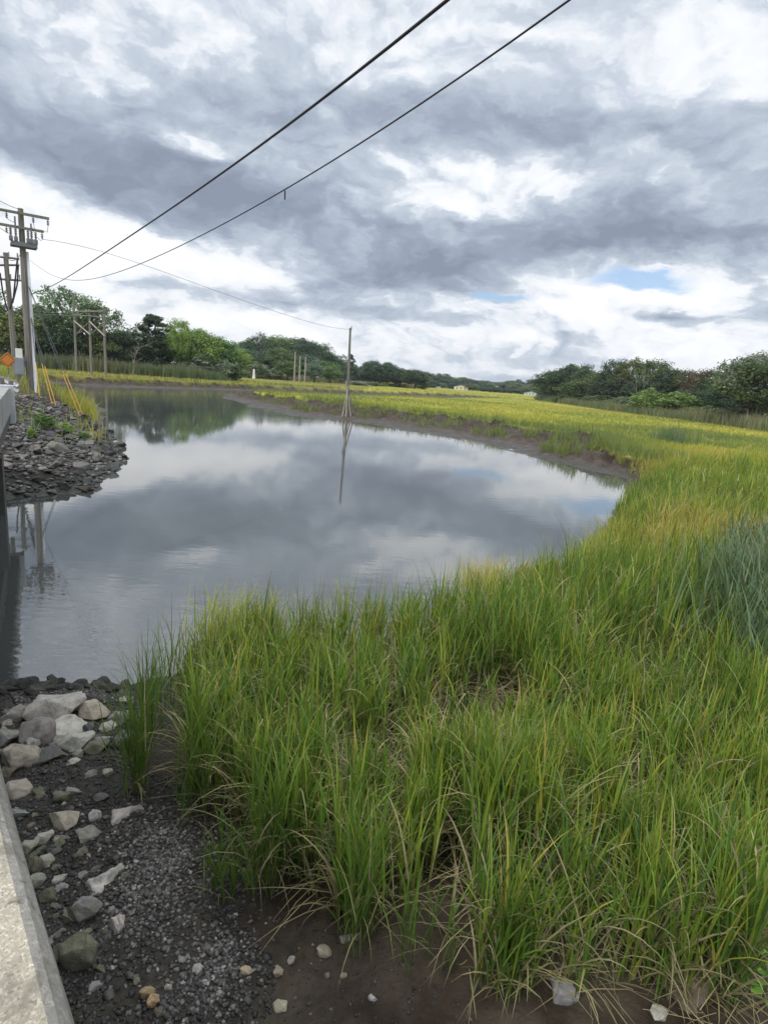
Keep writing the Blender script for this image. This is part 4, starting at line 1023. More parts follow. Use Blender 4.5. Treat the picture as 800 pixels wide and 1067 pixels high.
# ------------------------------------------------------------------ houses far across the marsh
M_WIN = simple('dark_window', (.03, .035, .04), .2, 0, .3)
def house(px, top, D, wpx, wallc, roofc, turn, label):
    c = at_d(px, top, D); gg = float(ground(c[0], c[1])[0]); e = bpy.data.objects.new('house', None); COL.objects.link(e)
    e.location = (c[0], c[1], gg); e.rotation_euler = (0, 0, turn); tag(e, label, 'house', 'houses across the marsh')
    w = wpx / FPX * D; H = c[2] - gg; wh = H * .62; d = w * .8
    mw = simple('house_wall', wallc, .7, 0, .12, .8); mr = simple('house_roof', roofc, .8, 0, .25, 2)
    V = [(-w / 2, -d / 2, -.3), (w / 2, -d / 2, -.3), (w / 2, d / 2, -.3), (-w / 2, d / 2, -.3), (-w / 2, -d / 2, wh), (w / 2, -d / 2, wh), (w / 2, d / 2, wh), (-w / 2, d / 2, wh), (0, -d / 2, H - .15), (0, d / 2, H - .15)]
    F = [(0, 1, 5, 4), (1, 2, 6, 5), (2, 3, 7, 6), (3, 0, 4, 7), (4, 5, 8), (6, 7, 9)]
    me = bpy.data.meshes.new('wall'); me.from_pydata(V, [], F); me.materials.append(mw); link('wall', me, e)
    ov = .35; sl_ = math.atan2(H - wh, w / 2)
    g = Geo()
    for s in (-1, 1):
        L = math.hypot(w / 2, H - wh) + ov
        ax = np.array([[s * math.cos(sl_), 0, -math.sin(sl_)], [0, 1, 0], [s * math.sin(sl_), 0, math.cos(sl_)]])
        g.box(np.array([0, 0, H]) + ax[0] * L / 2, (L, d + 2 * ov, .18), ax)
    rf_ = g.build('roof', mr, e)
    Geo().box((w * .2, 0, H - .2), (.7, .7, 1.8)).build('chimney', simple('chimney_brick', (.25, .12, .09)), rf_)
    for s in (-.28, .0, .28):
        for zz in (wh * .32, wh * .75): Geo().box((w * s, -d / 2 - .02, zz), (w * .12, .06, wh * .22)).build('window', M_WIN, e)
house(453.5, 397.5, 480, 9, (.74, .74, .72), (.30, .31, .33), .5, 'white gabled house half hidden by trees, left of the pale yellowish one')
house(481, 401, 470, 14, (.66, .63, .50), (.22, .20, .18), -.2, 'pale yellowish house at the far edge of the marsh')
house(517, 402.5, 520, 10, (.76, .76, .75), (.36, .38, .40), .3, 'small white house between the pale yellowish and the bluish one')
house(553, 408, 430, 11, (.55, .64, .72), (.30, .33, .37), -.4, 'bluish white house low at the left of the right-hand wood')

# ------------------------------------------------------------------ bridge at the left edge and the near concrete wall
def concrete(name, c0, c1, agg=0.0):
    m, nt, b = material(name); p = nt.new('ShaderNodeNewGeometry').outputs['Position']
    c = nt.ramp(nt.noise(p, 1.3, 8, .7), [(.3, c0), (.7, c1)])
    c = nt.mix(nt.maprange(nt.noise(nt.mapping(p, (3, 3, .25)), 2.0, 5, .6), .5, .75, 0, .45), c, tuple(v * .45 for v in c0))
    if agg:
        vo = nt.new('ShaderNodeTexVoronoi'); nt.link(p, vo.inputs['Vector']); vo.inputs['Scale'].default_value = 240
        vo2 = nt.new('ShaderNodeSeparateXYZ'); nt.link(vo.outputs['Color'], vo2.inputs[0])
        spk = nt.ramp(vo2.outputs[0], [(0, (.16, .14, .11)), (.3, (.34, .31, .25)), (.65, (.50, .47, .40)), (.9, (.66, .62, .54)), (1, (.28, .20, .14))])
        c = nt.mix(nt.math('MULTIPLY', nt.maprange(nt.noise(p, 75, 4, .6), .40, .62), agg), c, spk)
        c = nt.mix(nt.maprange(nt.noise(p, 130, 4, .7), .58, .68, 0, .85), c, (.13, .12, .095))
        c = nt.mix(nt.maprange(nt.noise(p, 9, 6, .7, .6), .50, .66, 0, .55), c, (.10, .095, .075))
        c = nt.mix(nt.maprange(nt.noise(p, 26, 5, .6), .62, .68, 0, .7), c, (.085, .08, .065))
    nt.link(c, b.inputs['Base Color']); b.inputs['Roughness'].default_value = .92
    bn = nt.new('ShaderNodeBump'); bn.inputs['Strength'].default_value = .6; bn.inputs['Distance'].default_value = .004
    nt.link(nt.noise(p, 120, 4, .65), bn.inputs['Height']); nt.link(bn.outputs[0], b.inputs['Normal'])
    return m
M_CONC = concrete('weathered_concrete', (.20, .20, .20), (.36, .36, .35))
M_CONCTOP = concrete('pitted_concrete_top', (.20, .185, .15), (.36, .335, .275), .7)
M_CONCEDGE = concrete('stained_concrete_edge', (.13, .13, .125), (.25, .245, .23), .25)
M_DARKCONC = concrete('shadow_toned_concrete', (.035, .035, .033), (.085, .085, .08))  # near-black colour stands in for the shadow beneath the bridge
def prism(poly, z0, z1, mat, name, parent=None):
    n = len(poly); V = [(x, y, z0) for x, y in poly] + [(x, y, z1) for x, y in poly]
    F = [tuple(range(n))[::-1], tuple(range(n, 2 * n))] + [(i, (i + 1) % n, n + (i + 1) % n, n + i) for i in range(n)]
    me = bpy.data.meshes.new(name); me.from_pydata(V, [], F); me.materials.append(mat)
    bm = bmesh.new(); bm.from_mesh(me); bmesh.ops.recalc_face_normals(bm, faces=bm.faces); bm.to_mesh(me); bm.free()
    return link(name, me, parent)
rootb = bpy.data.objects.new('bridge', None); COL.objects.link(rootb)
tag(rootb, 'grey concrete road bridge end seen at the left edge above the stone bank', 'bridge')
E2 = at_d(9.5, 400, 20.0)[:2]; S2 = at_d(8, 710, 11.2)[:2]
u_ = (E2 - S2) / np.linalg.norm(E2 - S2); nL = np.array([-u_[1], u_[0]])
S0 = S2 - u_ * 6.5
def strip(s0, s1, n0, n1): return [tuple(S0 + u_ * s0 + nL * n0), tuple(S0 + u_ * s1 + nL * n0), tuple(S0 + u_ * s1 + nL * n1), tuple(S0 + u_ * s0 + nL * n1)]
LB = float(np.linalg.norm(E2 - S0))
prism(strip(0, LB, 0, .32), 2.32, 3.0, M_CONC, 'parapet', rootb)
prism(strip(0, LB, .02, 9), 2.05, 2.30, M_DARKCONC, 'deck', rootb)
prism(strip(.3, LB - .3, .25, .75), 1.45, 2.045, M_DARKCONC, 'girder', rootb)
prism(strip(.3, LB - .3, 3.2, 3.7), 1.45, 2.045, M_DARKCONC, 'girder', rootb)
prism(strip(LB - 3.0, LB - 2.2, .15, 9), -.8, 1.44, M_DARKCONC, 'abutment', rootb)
prism(strip(LB + .01, LB + .45, -.10, .42), 2.0, 3.06, simple('bluish_concrete', (.50, .53, .57), .85, 0, .2, 1.5), 'end_block', rootb)
# guard rail beyond the bridge
r0_ = at_d(18, 394, 20.4); r1_ = at_d(0, 387.5, 24.0); dv = (r1_ - r0_); dv[2] = 0; dv /= np.linalg.norm(dv); r0_[2] = 3.14
rootg = bpy.data.objects.new('guard_rail', None); COL.objects.link(rootg); rootg.location = (r0_[0], r0_[1], 2.3)
tag(rootg, 'pale metal guard rail along the road at the end of the bridge', 'guard rail')
nv = np.array([-dv[1], dv[0], 0]); g = Geo()
prof = [(.0, .16), (.05, .10), (.05, .06), (-.01, .0), (.05, -.06), (.05, -.10), (.0, -.16)]
V = []; F = []
for i, s in enumerate((0, 12.0)):
    for o_, z_ in prof: V.append(dv * s - nv * o_ + np.array([0, 0, .72 + z_]))
    for o_, z_ in prof: V.append(dv * s - nv * (o_ - .012) + np.array([0, 0, .72 + z_]))
m_ = len(prof)
for k in range(m_ - 1): F += [(k, k + 1, 2 * m_ + k + 1, 2 * m_ + k), (m_ + k + 1, m_ + k, 3 * m_ + k, 3 * m_ + k + 1)]
F += [(0, m_, 3 * m_, 2 * m_), (m_ - 1, 2 * m_ - 1, 4 * m_ - 1, 3 * m_ - 1)]
g.add(V, F).build('rail', M_GALV, rootg)
for s in np.arange(.6, 12, 1.9): Geo().box(dv * s + nv * .09 + np.array([0, 0, .36]), (.12, .12, 1.0), np.array([dv, nv, [0, 0, 1]])).build('post', M_POLE, rootg)

# near wall: its chamfered top edge runs out of the bottom left corner
zt = 3.0
w0 = at(50, 1067, zt)[:2]; w1 = at(0, 865, zt)[:2]; o0 = at(72.5, 1067, zt - .035)[:2]; o1 = at(0, 803, zt - .035)[:2]
uw = (w1 - w0) / np.linalg.norm(w1 - w0); nw = np.array([uw[1], -uw[0]])       # nw points to the marsh side
cham = float(np.mean([(o0 - w0) @ nw, (o1 - w0) @ nw]))
prof = [(-.62, .6), (-.62, zt), (0, zt), (cham * .45, zt - .008), (cham, zt - .035), (cham + .012, zt - .10), (cham + .012, -.3), (-.62, -.3)][1:]
V = []; F = []
L0, L1 = -2.2, 4.6
ns_ = 24
for i in range(ns_ + 1):
    c = w0 + uw * (L0 + (L1 - L0) * i / ns_)
    for o_, z_ in prof: V.append((*(c + nw * (o_ + (0.0025 * math.sin(i * 2.3 + o_ * 40) if o_ > 0 else 0))), z_))
m_ = len(prof)
for i in range(ns_):
    for k in range(m_): F.append((i * m_ + k, i * m_ + (k + 1) % m_, (i + 1) * m_ + (k + 1) % m_, (i + 1) * m_ + k))
F += [tuple(range(m_)), tuple(range(ns_ * m_, ns_ * m_ + m_))[::-1]]
me = bpy.data.meshes.new('concrete_wall'); me.from_pydata(V, [], F)
for m in (M_CONC, M_CONCTOP, M_CONCEDGE): me.materials.append(m)
bm = bmesh.new(); bm.from_mesh(me); bmesh.ops.recalc_face_normals(bm, faces=bm.faces); bm.to_mesh(me); bm.free()
mi = []
for p in me.polygons:
    c = p.center; s = (np.array(c[:2]) - w0) @ nw
    mi.append(1 if p.normal.z > .98 else (2 if (p.normal.z > .05 or (s > cham * .8 and c.z > 2.5)) and p.normal.z > -.5 else 0))
me.polygons.foreach_set('material_index', mi)
tag(link('concrete_wall', me), 'concrete wall top with pitted pale surface at the bottom left corner', 'wall')
from mathutils import noise as mnoise
# ------------------------------------------------------------------ stones
M_ROCK, nt, b = material('rock_surface')
oi = nt.new('ShaderNodeObjectInfo'); rp = nt.new('ShaderNodeNewGeometry').outputs['Position']
rn = nt.noise(rp, 9, 7, .68); vein = nt.noise(nt.mapping(rp, (1, 1, 3), (.5, .3, 0)), 14, 6, .7, .8)
c = nt.mix(1.0, oi.outputs['Color'], nt.ramp(rn, [(.28, (.55, .55, .54)), (.5, (1, 1, 1)), (.75, (1.28, 1.25, 1.18))]), 'MULTIPLY')
c = nt.mix(nt.maprange(vein, .55, .72, 0, .4), c, (.10, .095, .075))
low = nt.new('ShaderNodeSeparateXYZ'); tcn = nt.new('ShaderNodeTexCoord'); nt.link(tcn.outputs['Generated'], low.inputs[0])
damp = nt.maprange(nt.math('ADD', low.outputs[2], nt.math('MULTIPLY', nt.math('SUBTRACT', rn, .5), .9)), .42, .22, 0, .75)   # mud and algae line round the foot
c = nt.mix(damp, c, (.040, .042, .028))
c = nt.mix(nt.maprange(nt.noise(rp, 5, 5, .65), .54, .66, 0, .5), c, (.11, .115, .075))
nt.link(c, b.inputs['Base Color']); b.inputs['Roughness'].default_value = .82
bn = nt.new('ShaderNodeBump'); bn.inputs['Strength'].default_value = .9; bn.inputs['Distance'].default_value = .02
nt.link(nt.noise(rp, 36, 8, .75), bn.inputs['Height']); nt.link(bn.outputs[0], b.inputs['Normal'])

def rock_proto(seed, flat, npt, bev):
    g = np.random.default_rng(seed); bm = bmesh.new()
    p = g.normal(0, 1, (npt, 3)); p /= np.linalg.norm(p, axis=1)[:, None]
    p *= (.78 + .3 * g.random((npt, 1))); p *= np.array([.5, .40 + .08 * g.random(), .5 * flat])
    p[:, 2] = np.clip(p[:, 2], -.5, .40 * flat + .06 * p[:, 0])
    vs = [bm.verts.new(q) for q in p]
    r_ = bmesh.ops.convex_hull(bm, input=vs)
    bmesh.ops.delete(bm, geom=[v for v in r_['geom_interior'] if isinstance(v, bmesh.types.BMVert)], context='VERTS')
    bmesh.ops.dissolve_limit(bm, angle_limit=R(14), verts=bm.verts[:], edges=bm.edges[:])
    bmesh.ops.bevel(bm, geom=bm.edges[:], offset=bev, segments=2, profile=.6, affect='EDGES', clamp_overlap=True)
    bmesh.ops.triangulate(bm, faces=bm.faces[:])
    bmesh.ops.subdivide_edges(bm, edges=[e for e in bm.edges if e.calc_length() > .18], cuts=2, use_grid_fill=True)
    for _ in range(1 if bev < .04 else 1):
        bmesh.ops.subdivide_edges(bm, edges=[e for e in bm.edges if e.calc_length() > .035], cuts=1, use_grid_fill=True)
    bm.normal_update()
    so_ = Vector((seed * 3.7, seed * 1.3, seed * 9.1)); moves = []
    for v in bm.verts:
        q = v.co
        d_ = mnoise.fractal(q * 3.2 + so_, .7, 2.1, 5) * .035 + (abs(mnoise.noise(Vector((q.x * 5, q.y * 5, q.z * 14)) + so_)) - .25) * .020
        moves.append((v, v.normal * d_))
    for v, d_ in moves: v.co += d_
    for f_ in bm.faces: f_.smooth = True
    bmesh.ops.recalc_face_normals(bm, faces=bm.faces[:])
    me = bpy.data.meshes.new('rock'); bm.to_mesh(me); bm.free(); me.materials.append(M_ROCK)
    return me
ANG = [rock_proto(s, f, n, .018) for s, f, n in [(1, .62, 13), (2, .5, 12), (3, .75, 15), (4, .42, 12), (5, .6, 16), (6, .36, 14), (7, .8, 13), (8, .55, 14)]]
RND = [rock_proto(s, f, n, .05) for s, f, n in [(11, .72, 26), (12, .6, 30), (13, .85, 28), (14, .66, 24)]]
SLAB = [rock_proto(s, f, n, .015) for s, f, n in [(21, .28, 14), (22, .34, 13), (23, .24, 15)]]
GREY, TAN, DARK, PALE, MOSS, WETD, BROWN = (.25, .252, .240), (.34, .32, .27), (.12, .122, .120), (.44, .43, .40), (.15, .155, .11), (.030, .031, .030), (.15, .125, .10)
def surf(px, py, z=.4):
    for _ in range(6):
        p = at(px, py, z); z = float(ground(p[0], p[1])[0])
    return p
nrock = [0]
def stone(px, py, w, h, kind, tone, label, name='rock', group=None, yaw=None, sink=.34, cat='rock', pos=None, size=None):
    q = nrock[0]; nrock[0] += 1
    lib = {'a': ANG, 'r': RND, 's': SLAB}[kind]; me = lib[q % len(lib)]
    o = bpy.data.objects.new(name, me); COL.objects.link(o)
    if pos is None:
        p = surf(px, py + h * .22); dist = np.linalg.norm(p - EYE); sx = w / FPX * dist; sy = sx * (.75 + .3 * random.random())
        sz = max(sx * .55, min(sx * 1.2, h / FPX * dist * .92)) * (.82 if kind == 'a' else 1)
    else:
        p = np.array(pos); sx, sy, sz = size
    zs = sz / max(.3, (max(v.co.z for v in me.vertices) - min(v.co.z for v in me.vertices)))
    o.scale = (sx, sy, zs); hh = zs * (-min(v.co.z for v in me.vertices))
    o.location = (p[0], p[1], p[2] + hh - sz * sink)
    a = math.atan2(p[0], p[1])
    o.rotation_euler = (random.gauss(0, .10), random.gauss(0, .10), (random.gauss(0, .35) - a) if yaw is None else yaw)
    t = np.array(tone) * (1 + random.gauss(0, .09)); o.color = (*np.clip(t * (1 + np.array([random.gauss(0, .03) for _ in range(3)])), .01, 1), 1)
    return tag(o, label, cat, group)
NR = 'stones on the near bank'
NEARST = [
    (64, 757, 50, 30, 's', PALE, 'largest pale flat slab in the heap of stones by the near water edge'),
    (60, 741, 54, 20, 's', PALE, 'pale wedge slab lying behind the largest flat slab'),
    (98, 738, 36, 26, 'a', TAN, 'pale pointed stone at the back of the near heap, beside the wedge slab'),
    (12, 746, 30, 20, 'a', GREY, 'grey stone at the left edge at the back of the near heap'),
    (32, 742, 30, 16, 'a', DARK, 'dark grey stone between the left edge stone and the wedge slab'),
    (40, 764, 36, 32, 'r', GREY, 'tall rounded grey stone left of the largest flat slab'),
    (22, 789, 34, 25, 'r', TAN, 'big rounded grey-tan stone near the left edge, in front of the heap'),
    (8, 768, 24, 16, 's', GREY, 'low flat stone at the left edge beside the tall rounded stone'),
    (48, 786, 28, 18, 'a', DARK, 'dark blocky stone right of the big rounded grey-tan stone'),
    (36, 774, 20, 14, 'a', PALE, 'small pale stone sitting before the tall rounded stone'),
    (82, 772, 32, 20, 's', PALE, 'pale tilted slab right in front of the largest flat slab'),
    (92, 758, 16, 15, 'a', DARK, 'dark upright stone at the right end of the largest flat slab'),
    (114, 757, 18, 12, 'a', PALE, 'small pale stone between the pointed stone and the grass'),
    (127, 748, 24, 12, 's', GREY, 'flat grey stone touching the grass at the back of the heap'),
    (106, 768, 26, 15, 'a', GREY, 'grey stone right of the pale tilted slab'),
    (130, 771, 28, 19, 'r', DARK, 'dark grey rounded stone against the tall grass clump'),
    (102, 779, 24, 9, 's', MOSS, 'thin mossy stone below the grey one right of the tilted slab'),
    (82, 786, 14, 11, 'a', GREY, 'lone grey stone just below the tilted slab'),
    (76, 793, 12, 8, 'a', PALE, 'little pale stone below the lone grey stone'),
    (10, 803, 16, 8, 's', MOSS, 'flat mossy stone against the wall under the big rounded stone'),
    (20, 822, 26, 20, 'a', TAN, 'blocky tan stone against the wall, below the heap'),
    (41, 824, 14, 8, 's', MOSS, 'small mossy stone right of the blocky tan stone'),
    (80, 823, 17, 9, 'a', GREY, 'small grey stone alone on the dark gravel right of the mossy one'),
    (66, 829, 18, 13, 'a', MOSS, 'mossy dark stone half sunk above the long tan block'),
    (95, 806, 12, 9, 'a', GREY, 'small grey stone beside the orange grass stem'),
    (112, 805, 14, 8, 'a', TAN, 'small tan stone beside the orange grass stem'),
    (104, 830, 16, 10, 'a', DARK, 'dark stone above the square pale block'),
    (66, 852, 34, 21, 'a', TAN, 'long tan block in the middle of the dark gravel'),
    (101, 848, 18, 13, 'a', PALE, 'square pale block right of the long tan block'),
    (131, 846, 36, 11, 's', PALE, 'long thin pale slab below the tall grass'),
    (24, 845, 18, 12, 'a', GREY, 'grey stone against the wall left of the long tan block'),
    (47, 873, 17, 9, 's', PALE, 'thin pale stone, left of two below the long tan block'),
    (63, 872, 16, 8, 's', TAN, 'thin tan stone, right of two below the long tan block'),
    (90, 869, 24, 10, 's', GREY, 'grey sliver slanting below the square pale block'),
    (32, 882, 19, 10, 's', TAN, 'flat tan stone against the wall'),
    (38, 888, 20, 9, 's', MOSS, 'mossy flat stone just below the flat tan one'),
    (50, 897, 15, 17, 'a', TAN, 'upright tan stone with bright face near the wall'),
    (36, 903, 15, 20, 'r', MOSS, 'mossy rounded stone between the wall and the upright tan stone'),
    (38, 918, 14, 14, 'r', TAN, 'tan stone half hidden by the wall below the mossy rounded one'),
    (63, 915, 15, 9, 'a', PALE, 'pale small stone, upper of two near the upright tan stone'),
    (64, 925, 11, 8, 'a', GREY, 'grey small stone, lower of two near the upright tan stone'),
    (111, 912, 44, 32, 's', PALE, 'large pale angular stone lying on the gravel'),
    (88, 945, 27, 34, 'a', GREY, 'grey-brown stone with a pale top, left of the long pale one'),
    (121, 962, 20, 30, 'a', PALE, 'long pale stone standing on end beside the gravel'),
    (57, 975, 22, 12, 's', GREY, 'grey slanted slab beside the wall near the greenish boulder'),
    (50, 934, 15, 14, 'r', MOSS, 'dark mossy stone by the wall above the slanted slab'),
    (74, 955, 12, 18, 'a', MOSS, 'mossy stone squeezed left of the grey-brown one'),
    (85, 993, 38, 36, 'r', MOSS, 'big greenish rounded boulder near the bottom left'),
    (63, 994, 18, 18, 'r', MOSS, 'small mossy stone tucked left of the greenish boulder'),
    (116, 950, 10, 14, 'a', GREY, 'small grey stone touching the long pale stone'),
    (365, 976, 28, 15, 's', GREY, 'grey slab at the foot of the grass, bottom centre'),
    (585, 1030, 28, 30, 's', GREY, 'grey stone in shadow under the grass, bottom right of centre'),
    (718, 1028, 38, 34, 's', BROWN, 'brown-grey stone leaning under the grass at bottom right'),
    (690, 1058, 20, 12, 'a', PALE, 'pale broken stone beside the straw at the bottom right'),
]
for a in NEARST: stone(*a, group=NR)
for a in [
    (153, 1035, 13, 11, 'r', (.34, .25, .15), 'tan pebble, upper of a touching pair on the dark gravel'),
    (159.5, 1043, 13, 10, 'r', (.42, .29, .17), 'orange-tan pebble, lower of a touching pair on the dark gravel'),
    (175, 1029.5, 8, 8, 'r', (.45, .44, .40), 'whitish pebble right of the touching tan pair'),
    (206, 1010, 10, 9, 'r', (.52, .52, .50), 'white pebble left of the mud at the bottom'),
    (256, 1012, 11, 6, 'r', (.42, .36, .25), 'long pale tan pebble on the mud'),
    (290, 1013, 11, 8, 'r', (.30, .26, .20), 'round brown pebble at the bottom edge of the mud'),
    (292, 1049, 14, 9, 'r', (.36, .33, .26), 'oval pale pebble at the very bottom, left of centre'),
    (305, 1001, 10, 9, 'a', (.38, .38, .36), 'angular light pebble on the mud above the oval one'),
    (337, 992, 14, 11, 'r', (.40, .35, .27), 'biggest cream pebble on the mud beside the grass'),
    (388, 1040, 9, 9, 'a', (.62, .62, .60), 'white broken shell piece near the bottom centre'),
    (358, 1017, 7, 6, 'r', (.24, .21, .17), 'small brown pebble between the slab and the shell piece'),
    (166, 1055, 11, 8, 'a', (.10, .085, .07), 'dark reddish stone below the touching tan pair'),
    (252, 908, 8, 6, 'r', (.36, .34, .30), 'pale pebble beside the small grass tuft'),
    (340, 1016, 7, 6, 'a', (.20, .19, .17), 'small grey pebble below the biggest cream pebble'),
]: stone(*a, name='pebble', cat='pebble', group='loose pebbles on the near mud')
# smaller stones bedded in the heap and along the near water's edge
random.seed(21)
for q in range(26):
    px = 4 + q * 5.0 + random.gauss(0, 2); py = 716 + random.gauss(0, 2.5) - .02 * px
    stone(px, py, 10 + 10 * random.random(), 8, 'ar'[q % 2], WETD, 'wet black stone in the row along the near water edge', group='wet stones along the near water edge')
for q in range(34):
    px = 4 + random.random() * 132; py = 728 + random.random() * 62
    stone(px, py, 6 + 9 * random.random(), 6, 'as'[q % 2], random.choice([GREY, DARK, MOSS, TAN]), 'small stone bedded between the bigger ones of the near heap', group='small stones of the near heap')
for q in range(42):
    t = random.random(); py = 800 + 230 * t; px = 12 + (py - 803) * .26 + 6 + random.random() ** 1.6 * (70 + 40 * (1 - t))
    stone(px, py, 5 + 7 * random.random() ** 2, 5, 'ar'[q % 2], random.choice([GREY, DARK, MOSS, MOSS, BROWN]), 'small dull stone half sunk in the gravel along the wall', group='small stones along the wall')

# ------------------------------------------------------------------ stone armour of the far embankment
random.seed(33)
RPA = np.array(RP); lo, hi = RPA.min(0), RPA.max(0)
placed = []
cx_ = lo[0] + rng.random(26000) * (hi[0] - lo[0]); cy_ = lo[1] + rng.random(26000) * (hi[1] - lo[1])
rel_ = np.stack([cx_ - S0[0], cy_ - S0[1]], -1)
okm = in_poly(cx_, cy_, RPA) & ~((rel_ @ (-nL) < .35) & (rel_ @ u_ < LB + .6))
cx_, cy_ = cx_[okm], cy_[okm]; cz_ = ground(cx_, cy_); cs_ = (.30 + .62 * rng.random(len(cx_)) ** 1.5) * (1 - .38 * np.clip(cz_ / 2, 0, 1))
for x, y, z, size in zip(cx_, cy_, cz_, cs_):
    if len(placed) >= 300: break
    if placed:
        Pp = np.array(placed)
        if (((x - Pp[:, 0]) ** 2 + (y - Pp[:, 1]) ** 2) < (.36 * (size + Pp[:, 2])) ** 2).any(): continue
    placed.append((x, y, size))
rest = []
placed.sort(key=lambda t: -t[2])
for x, y, size in placed:
    z = float(ground(x, y)[0])
    if z < .25: tone, lab, gp_ = (.034, .036, .038), 'wet dark stone at the waterline of the far stone bank', 'waterline stones of the far bank'
    elif z < 1.3: tone, lab, gp_ = random.choice([(.12, .118, .114), (.085, .085, .085), (.15, .144, .136), (.06, .06, .063)]), 'broken grey slab on the lower slope of the far stone bank', 'lower stones of the far bank'
    else: tone, lab, gp_ = random.choice([(.145, .126, .107), (.10, .088, .077), (.17, .15, .128)]), 'smaller brownish stone on the upper slope of the far stone bank', 'upper stones of the far bank'
    k = 's' if random.random() < .45 else 'a'
    o = stone(0, 0, 0, 0, k, tone, lab, group=gp_, pos=(x, y, z), size=(size * 1.15, size * (.7 + .4 * random.random()), size * (.34 + .35 * random.random())), yaw=random.random() * 6.28, sink=.25)
    if len(rest) or nrock[0] > 312: rest.append(o)
# the smaller remaining ones as one mass
g = Geo(); RM = Geo()
bmr = bmesh.new()
for o in rest:
    sc_ = Matrix.LocRotScale(o.location, o.rotation_euler, o.scale)
    t_ = o.data.copy(); t_.transform(sc_); bmr.from_mesh(t_); bpy.data.meshes.remove(t_); bpy.data.objects.remove(o)
me = bpy.data.meshes.new('bank_rubble'); bmr.to_mesh(me); bmr.free(); me.materials.append(M_ROCK)
o = link('bank_rubble', me); o.color = (.105, .098, .090, 1)
tag(o, 'smaller broken stones packed between the slabs of the far stone bank', 'rubble', kind='stuff')

# ------------------------------------------------------------------ gravel: small stones nobody could count
M_GRAV, nt, b = material('gravel_stones')
hue = attr_node(nt, 'hue'); nt.link(nt.ramp(hue, [(0, (.012, .012, .013)), (.45, (.030, .030, .030)), (.7, (.070, .069, .066)), (.88, (.17, .168, .16)), (1, (.34, .33, .31))]), b.inputs['Base Color']); b.inputs['Roughness'].default_value = .7
oct_v = np.array([(1, 0, 0), (.2, .9, .1), (-.9, .2, 0), (-.1, -1, 0), (.1, .1, .8), (0, 0, -.7), (.6, .6, .4), (-.6, .5, .45), (-.5, -.6, .4), (.6, -.6, .35)], float)
bmh = bmesh.new(); [bmh.verts.new(v) for v in oct_v]; bmesh.ops.convex_hull(bmh, input=bmh.verts[:]); bmh.verts.index_update()
oct_v = np.array([v.co[:] for v in bmh.verts]); oct_f = np.array([[v.index for v in f.verts] for f in bmh.faces]); bmh.free()
def pebbles(x, y, size, hue, name, label):
    n = len(x); z = ground(x, y); a = rng.random(n) * 6.28; ca, sa = np.cos(a), np.sin(a)
    s3 = size[:, None] * (.7 + .6 * rng.random((n, 3))) * np.array([.5, .5, .36])
    V = oct_v[None] * s3[:, None]; V += rng.normal(0, .06, V.shape) * size[:, None, None]
    X_ = V[..., 0] * ca[:, None] - V[..., 1] * sa[:, None]; Y_ = V[..., 0] * sa[:, None] + V[..., 1] * ca[:, None]
    P = np.stack([X_ + x[:, None], Y_ + y[:, None], V[..., 2] + z[:, None] + size[:, None] * .08], -1)
    F = oct_f[None] + (np.arange(n) * len(oct_v))[:, None, None]
    me = np_mesh(name, P.reshape(-1, 3), F.reshape(-1, 3), M_GRAV, True, {'hue': np.repeat(hue, len(oct_v))})
    tag(link(name, me), label, 'gravel', kind='stuff')
def px_scatter(n, poly):
    P = np.array([surf(*q)[:2] for q in poly]); lo, hi = P.min(0), P.max(0)
    x = lo[0] + rng.random(n) * (hi[0] - lo[0]); y = lo[1] + rng.random(n) * (hi[1] - lo[1]); m = in_poly(x, y, P); return x[m], y[m]
x1, y1 = px_scatter(34000, [(-10, 716), (140, 714), (150, 800), (215, 830), (262, 905), (250, 960), (290, 1010), (280, 1085), (60, 1085), (30, 960), (0, 860), (-12, 790)])
t = fbm(x1 * 1.7, y1 * 1.7, 3); keep = rng.random(len(x1)) < np.clip((t - .25) * 4, .15, 1); x1, y1 = x1[keep], y1[keep]
pebbles(x1, y1, .016 + .022 * rng.random(len(x1)) ** 2, np.clip(rng.normal(.44, .18, len(x1)), 0, .95), 'dark_gravel', 'dark wet gravel covering the near bank beside the wall')
def drift(n, pts, spread):
    P = np.array([surf(*q)[:2] for q in pts]); i = rng.integers(0, len(P), n)
    return P[i, 0] + rng.normal(0, spread, n), P[i, 1] + rng.normal(0, spread, n)
k_ = rng.permutation(len(x1))[:650]
pebbles(x1[k_] + rng.normal(0, .02, 650), y1[k_] + rng.normal(0, .02, 650), .030 + .038 * rng.random(650) ** 3, np.clip(rng.normal(.58, .14, 650), 0, .9), 'coarse_gravel', 'larger dull stones mixed into the gravel of the near bank')
x2, y2 = drift(1500, [(150, 862), (165, 875), (178, 885), (160, 905), (150, 930), (140, 945), (170, 900)], .16)
x3, y3 = drift(900, [(190, 900), (205, 880), (180, 950), (150, 860), (160, 960), (215, 930)], .28)
x4, y4 = drift(520, [(210, 1000), (225, 1020), (205, 1045), (235, 1000)], .12)
xa, ya = np.concatenate([x2, x3, x4]), np.concatenate([y2, y3, y4])
pebbles(xa, ya, .016 + .022 * rng.random(len(xa)), np.clip(rng.normal(.76, .12, len(xa)), 0, .97), 'pale_gravel', 'drift of paler pebbles between the stones and the grass')
x5, y5 = px_scatter(2600, [(190, 880), (300, 900), (440, 990), (520, 1085), (240, 1085)])
keep = rng.random(len(x5)) < .4; x5, y5 = x5[keep], y5[keep]
pebbles(x5, y5, .010 + .016 * rng.random(len(x5)) ** 2, np.clip(rng.normal(.5, .2, len(x5)), 0, .95), 'mud_pebbles', 'scattered small pebbles pressed into the brown mud')
x6, y6 = px_scatter(9000, [(10, 722), (140, 720), (140, 735), (100, 732), (20, 738)])
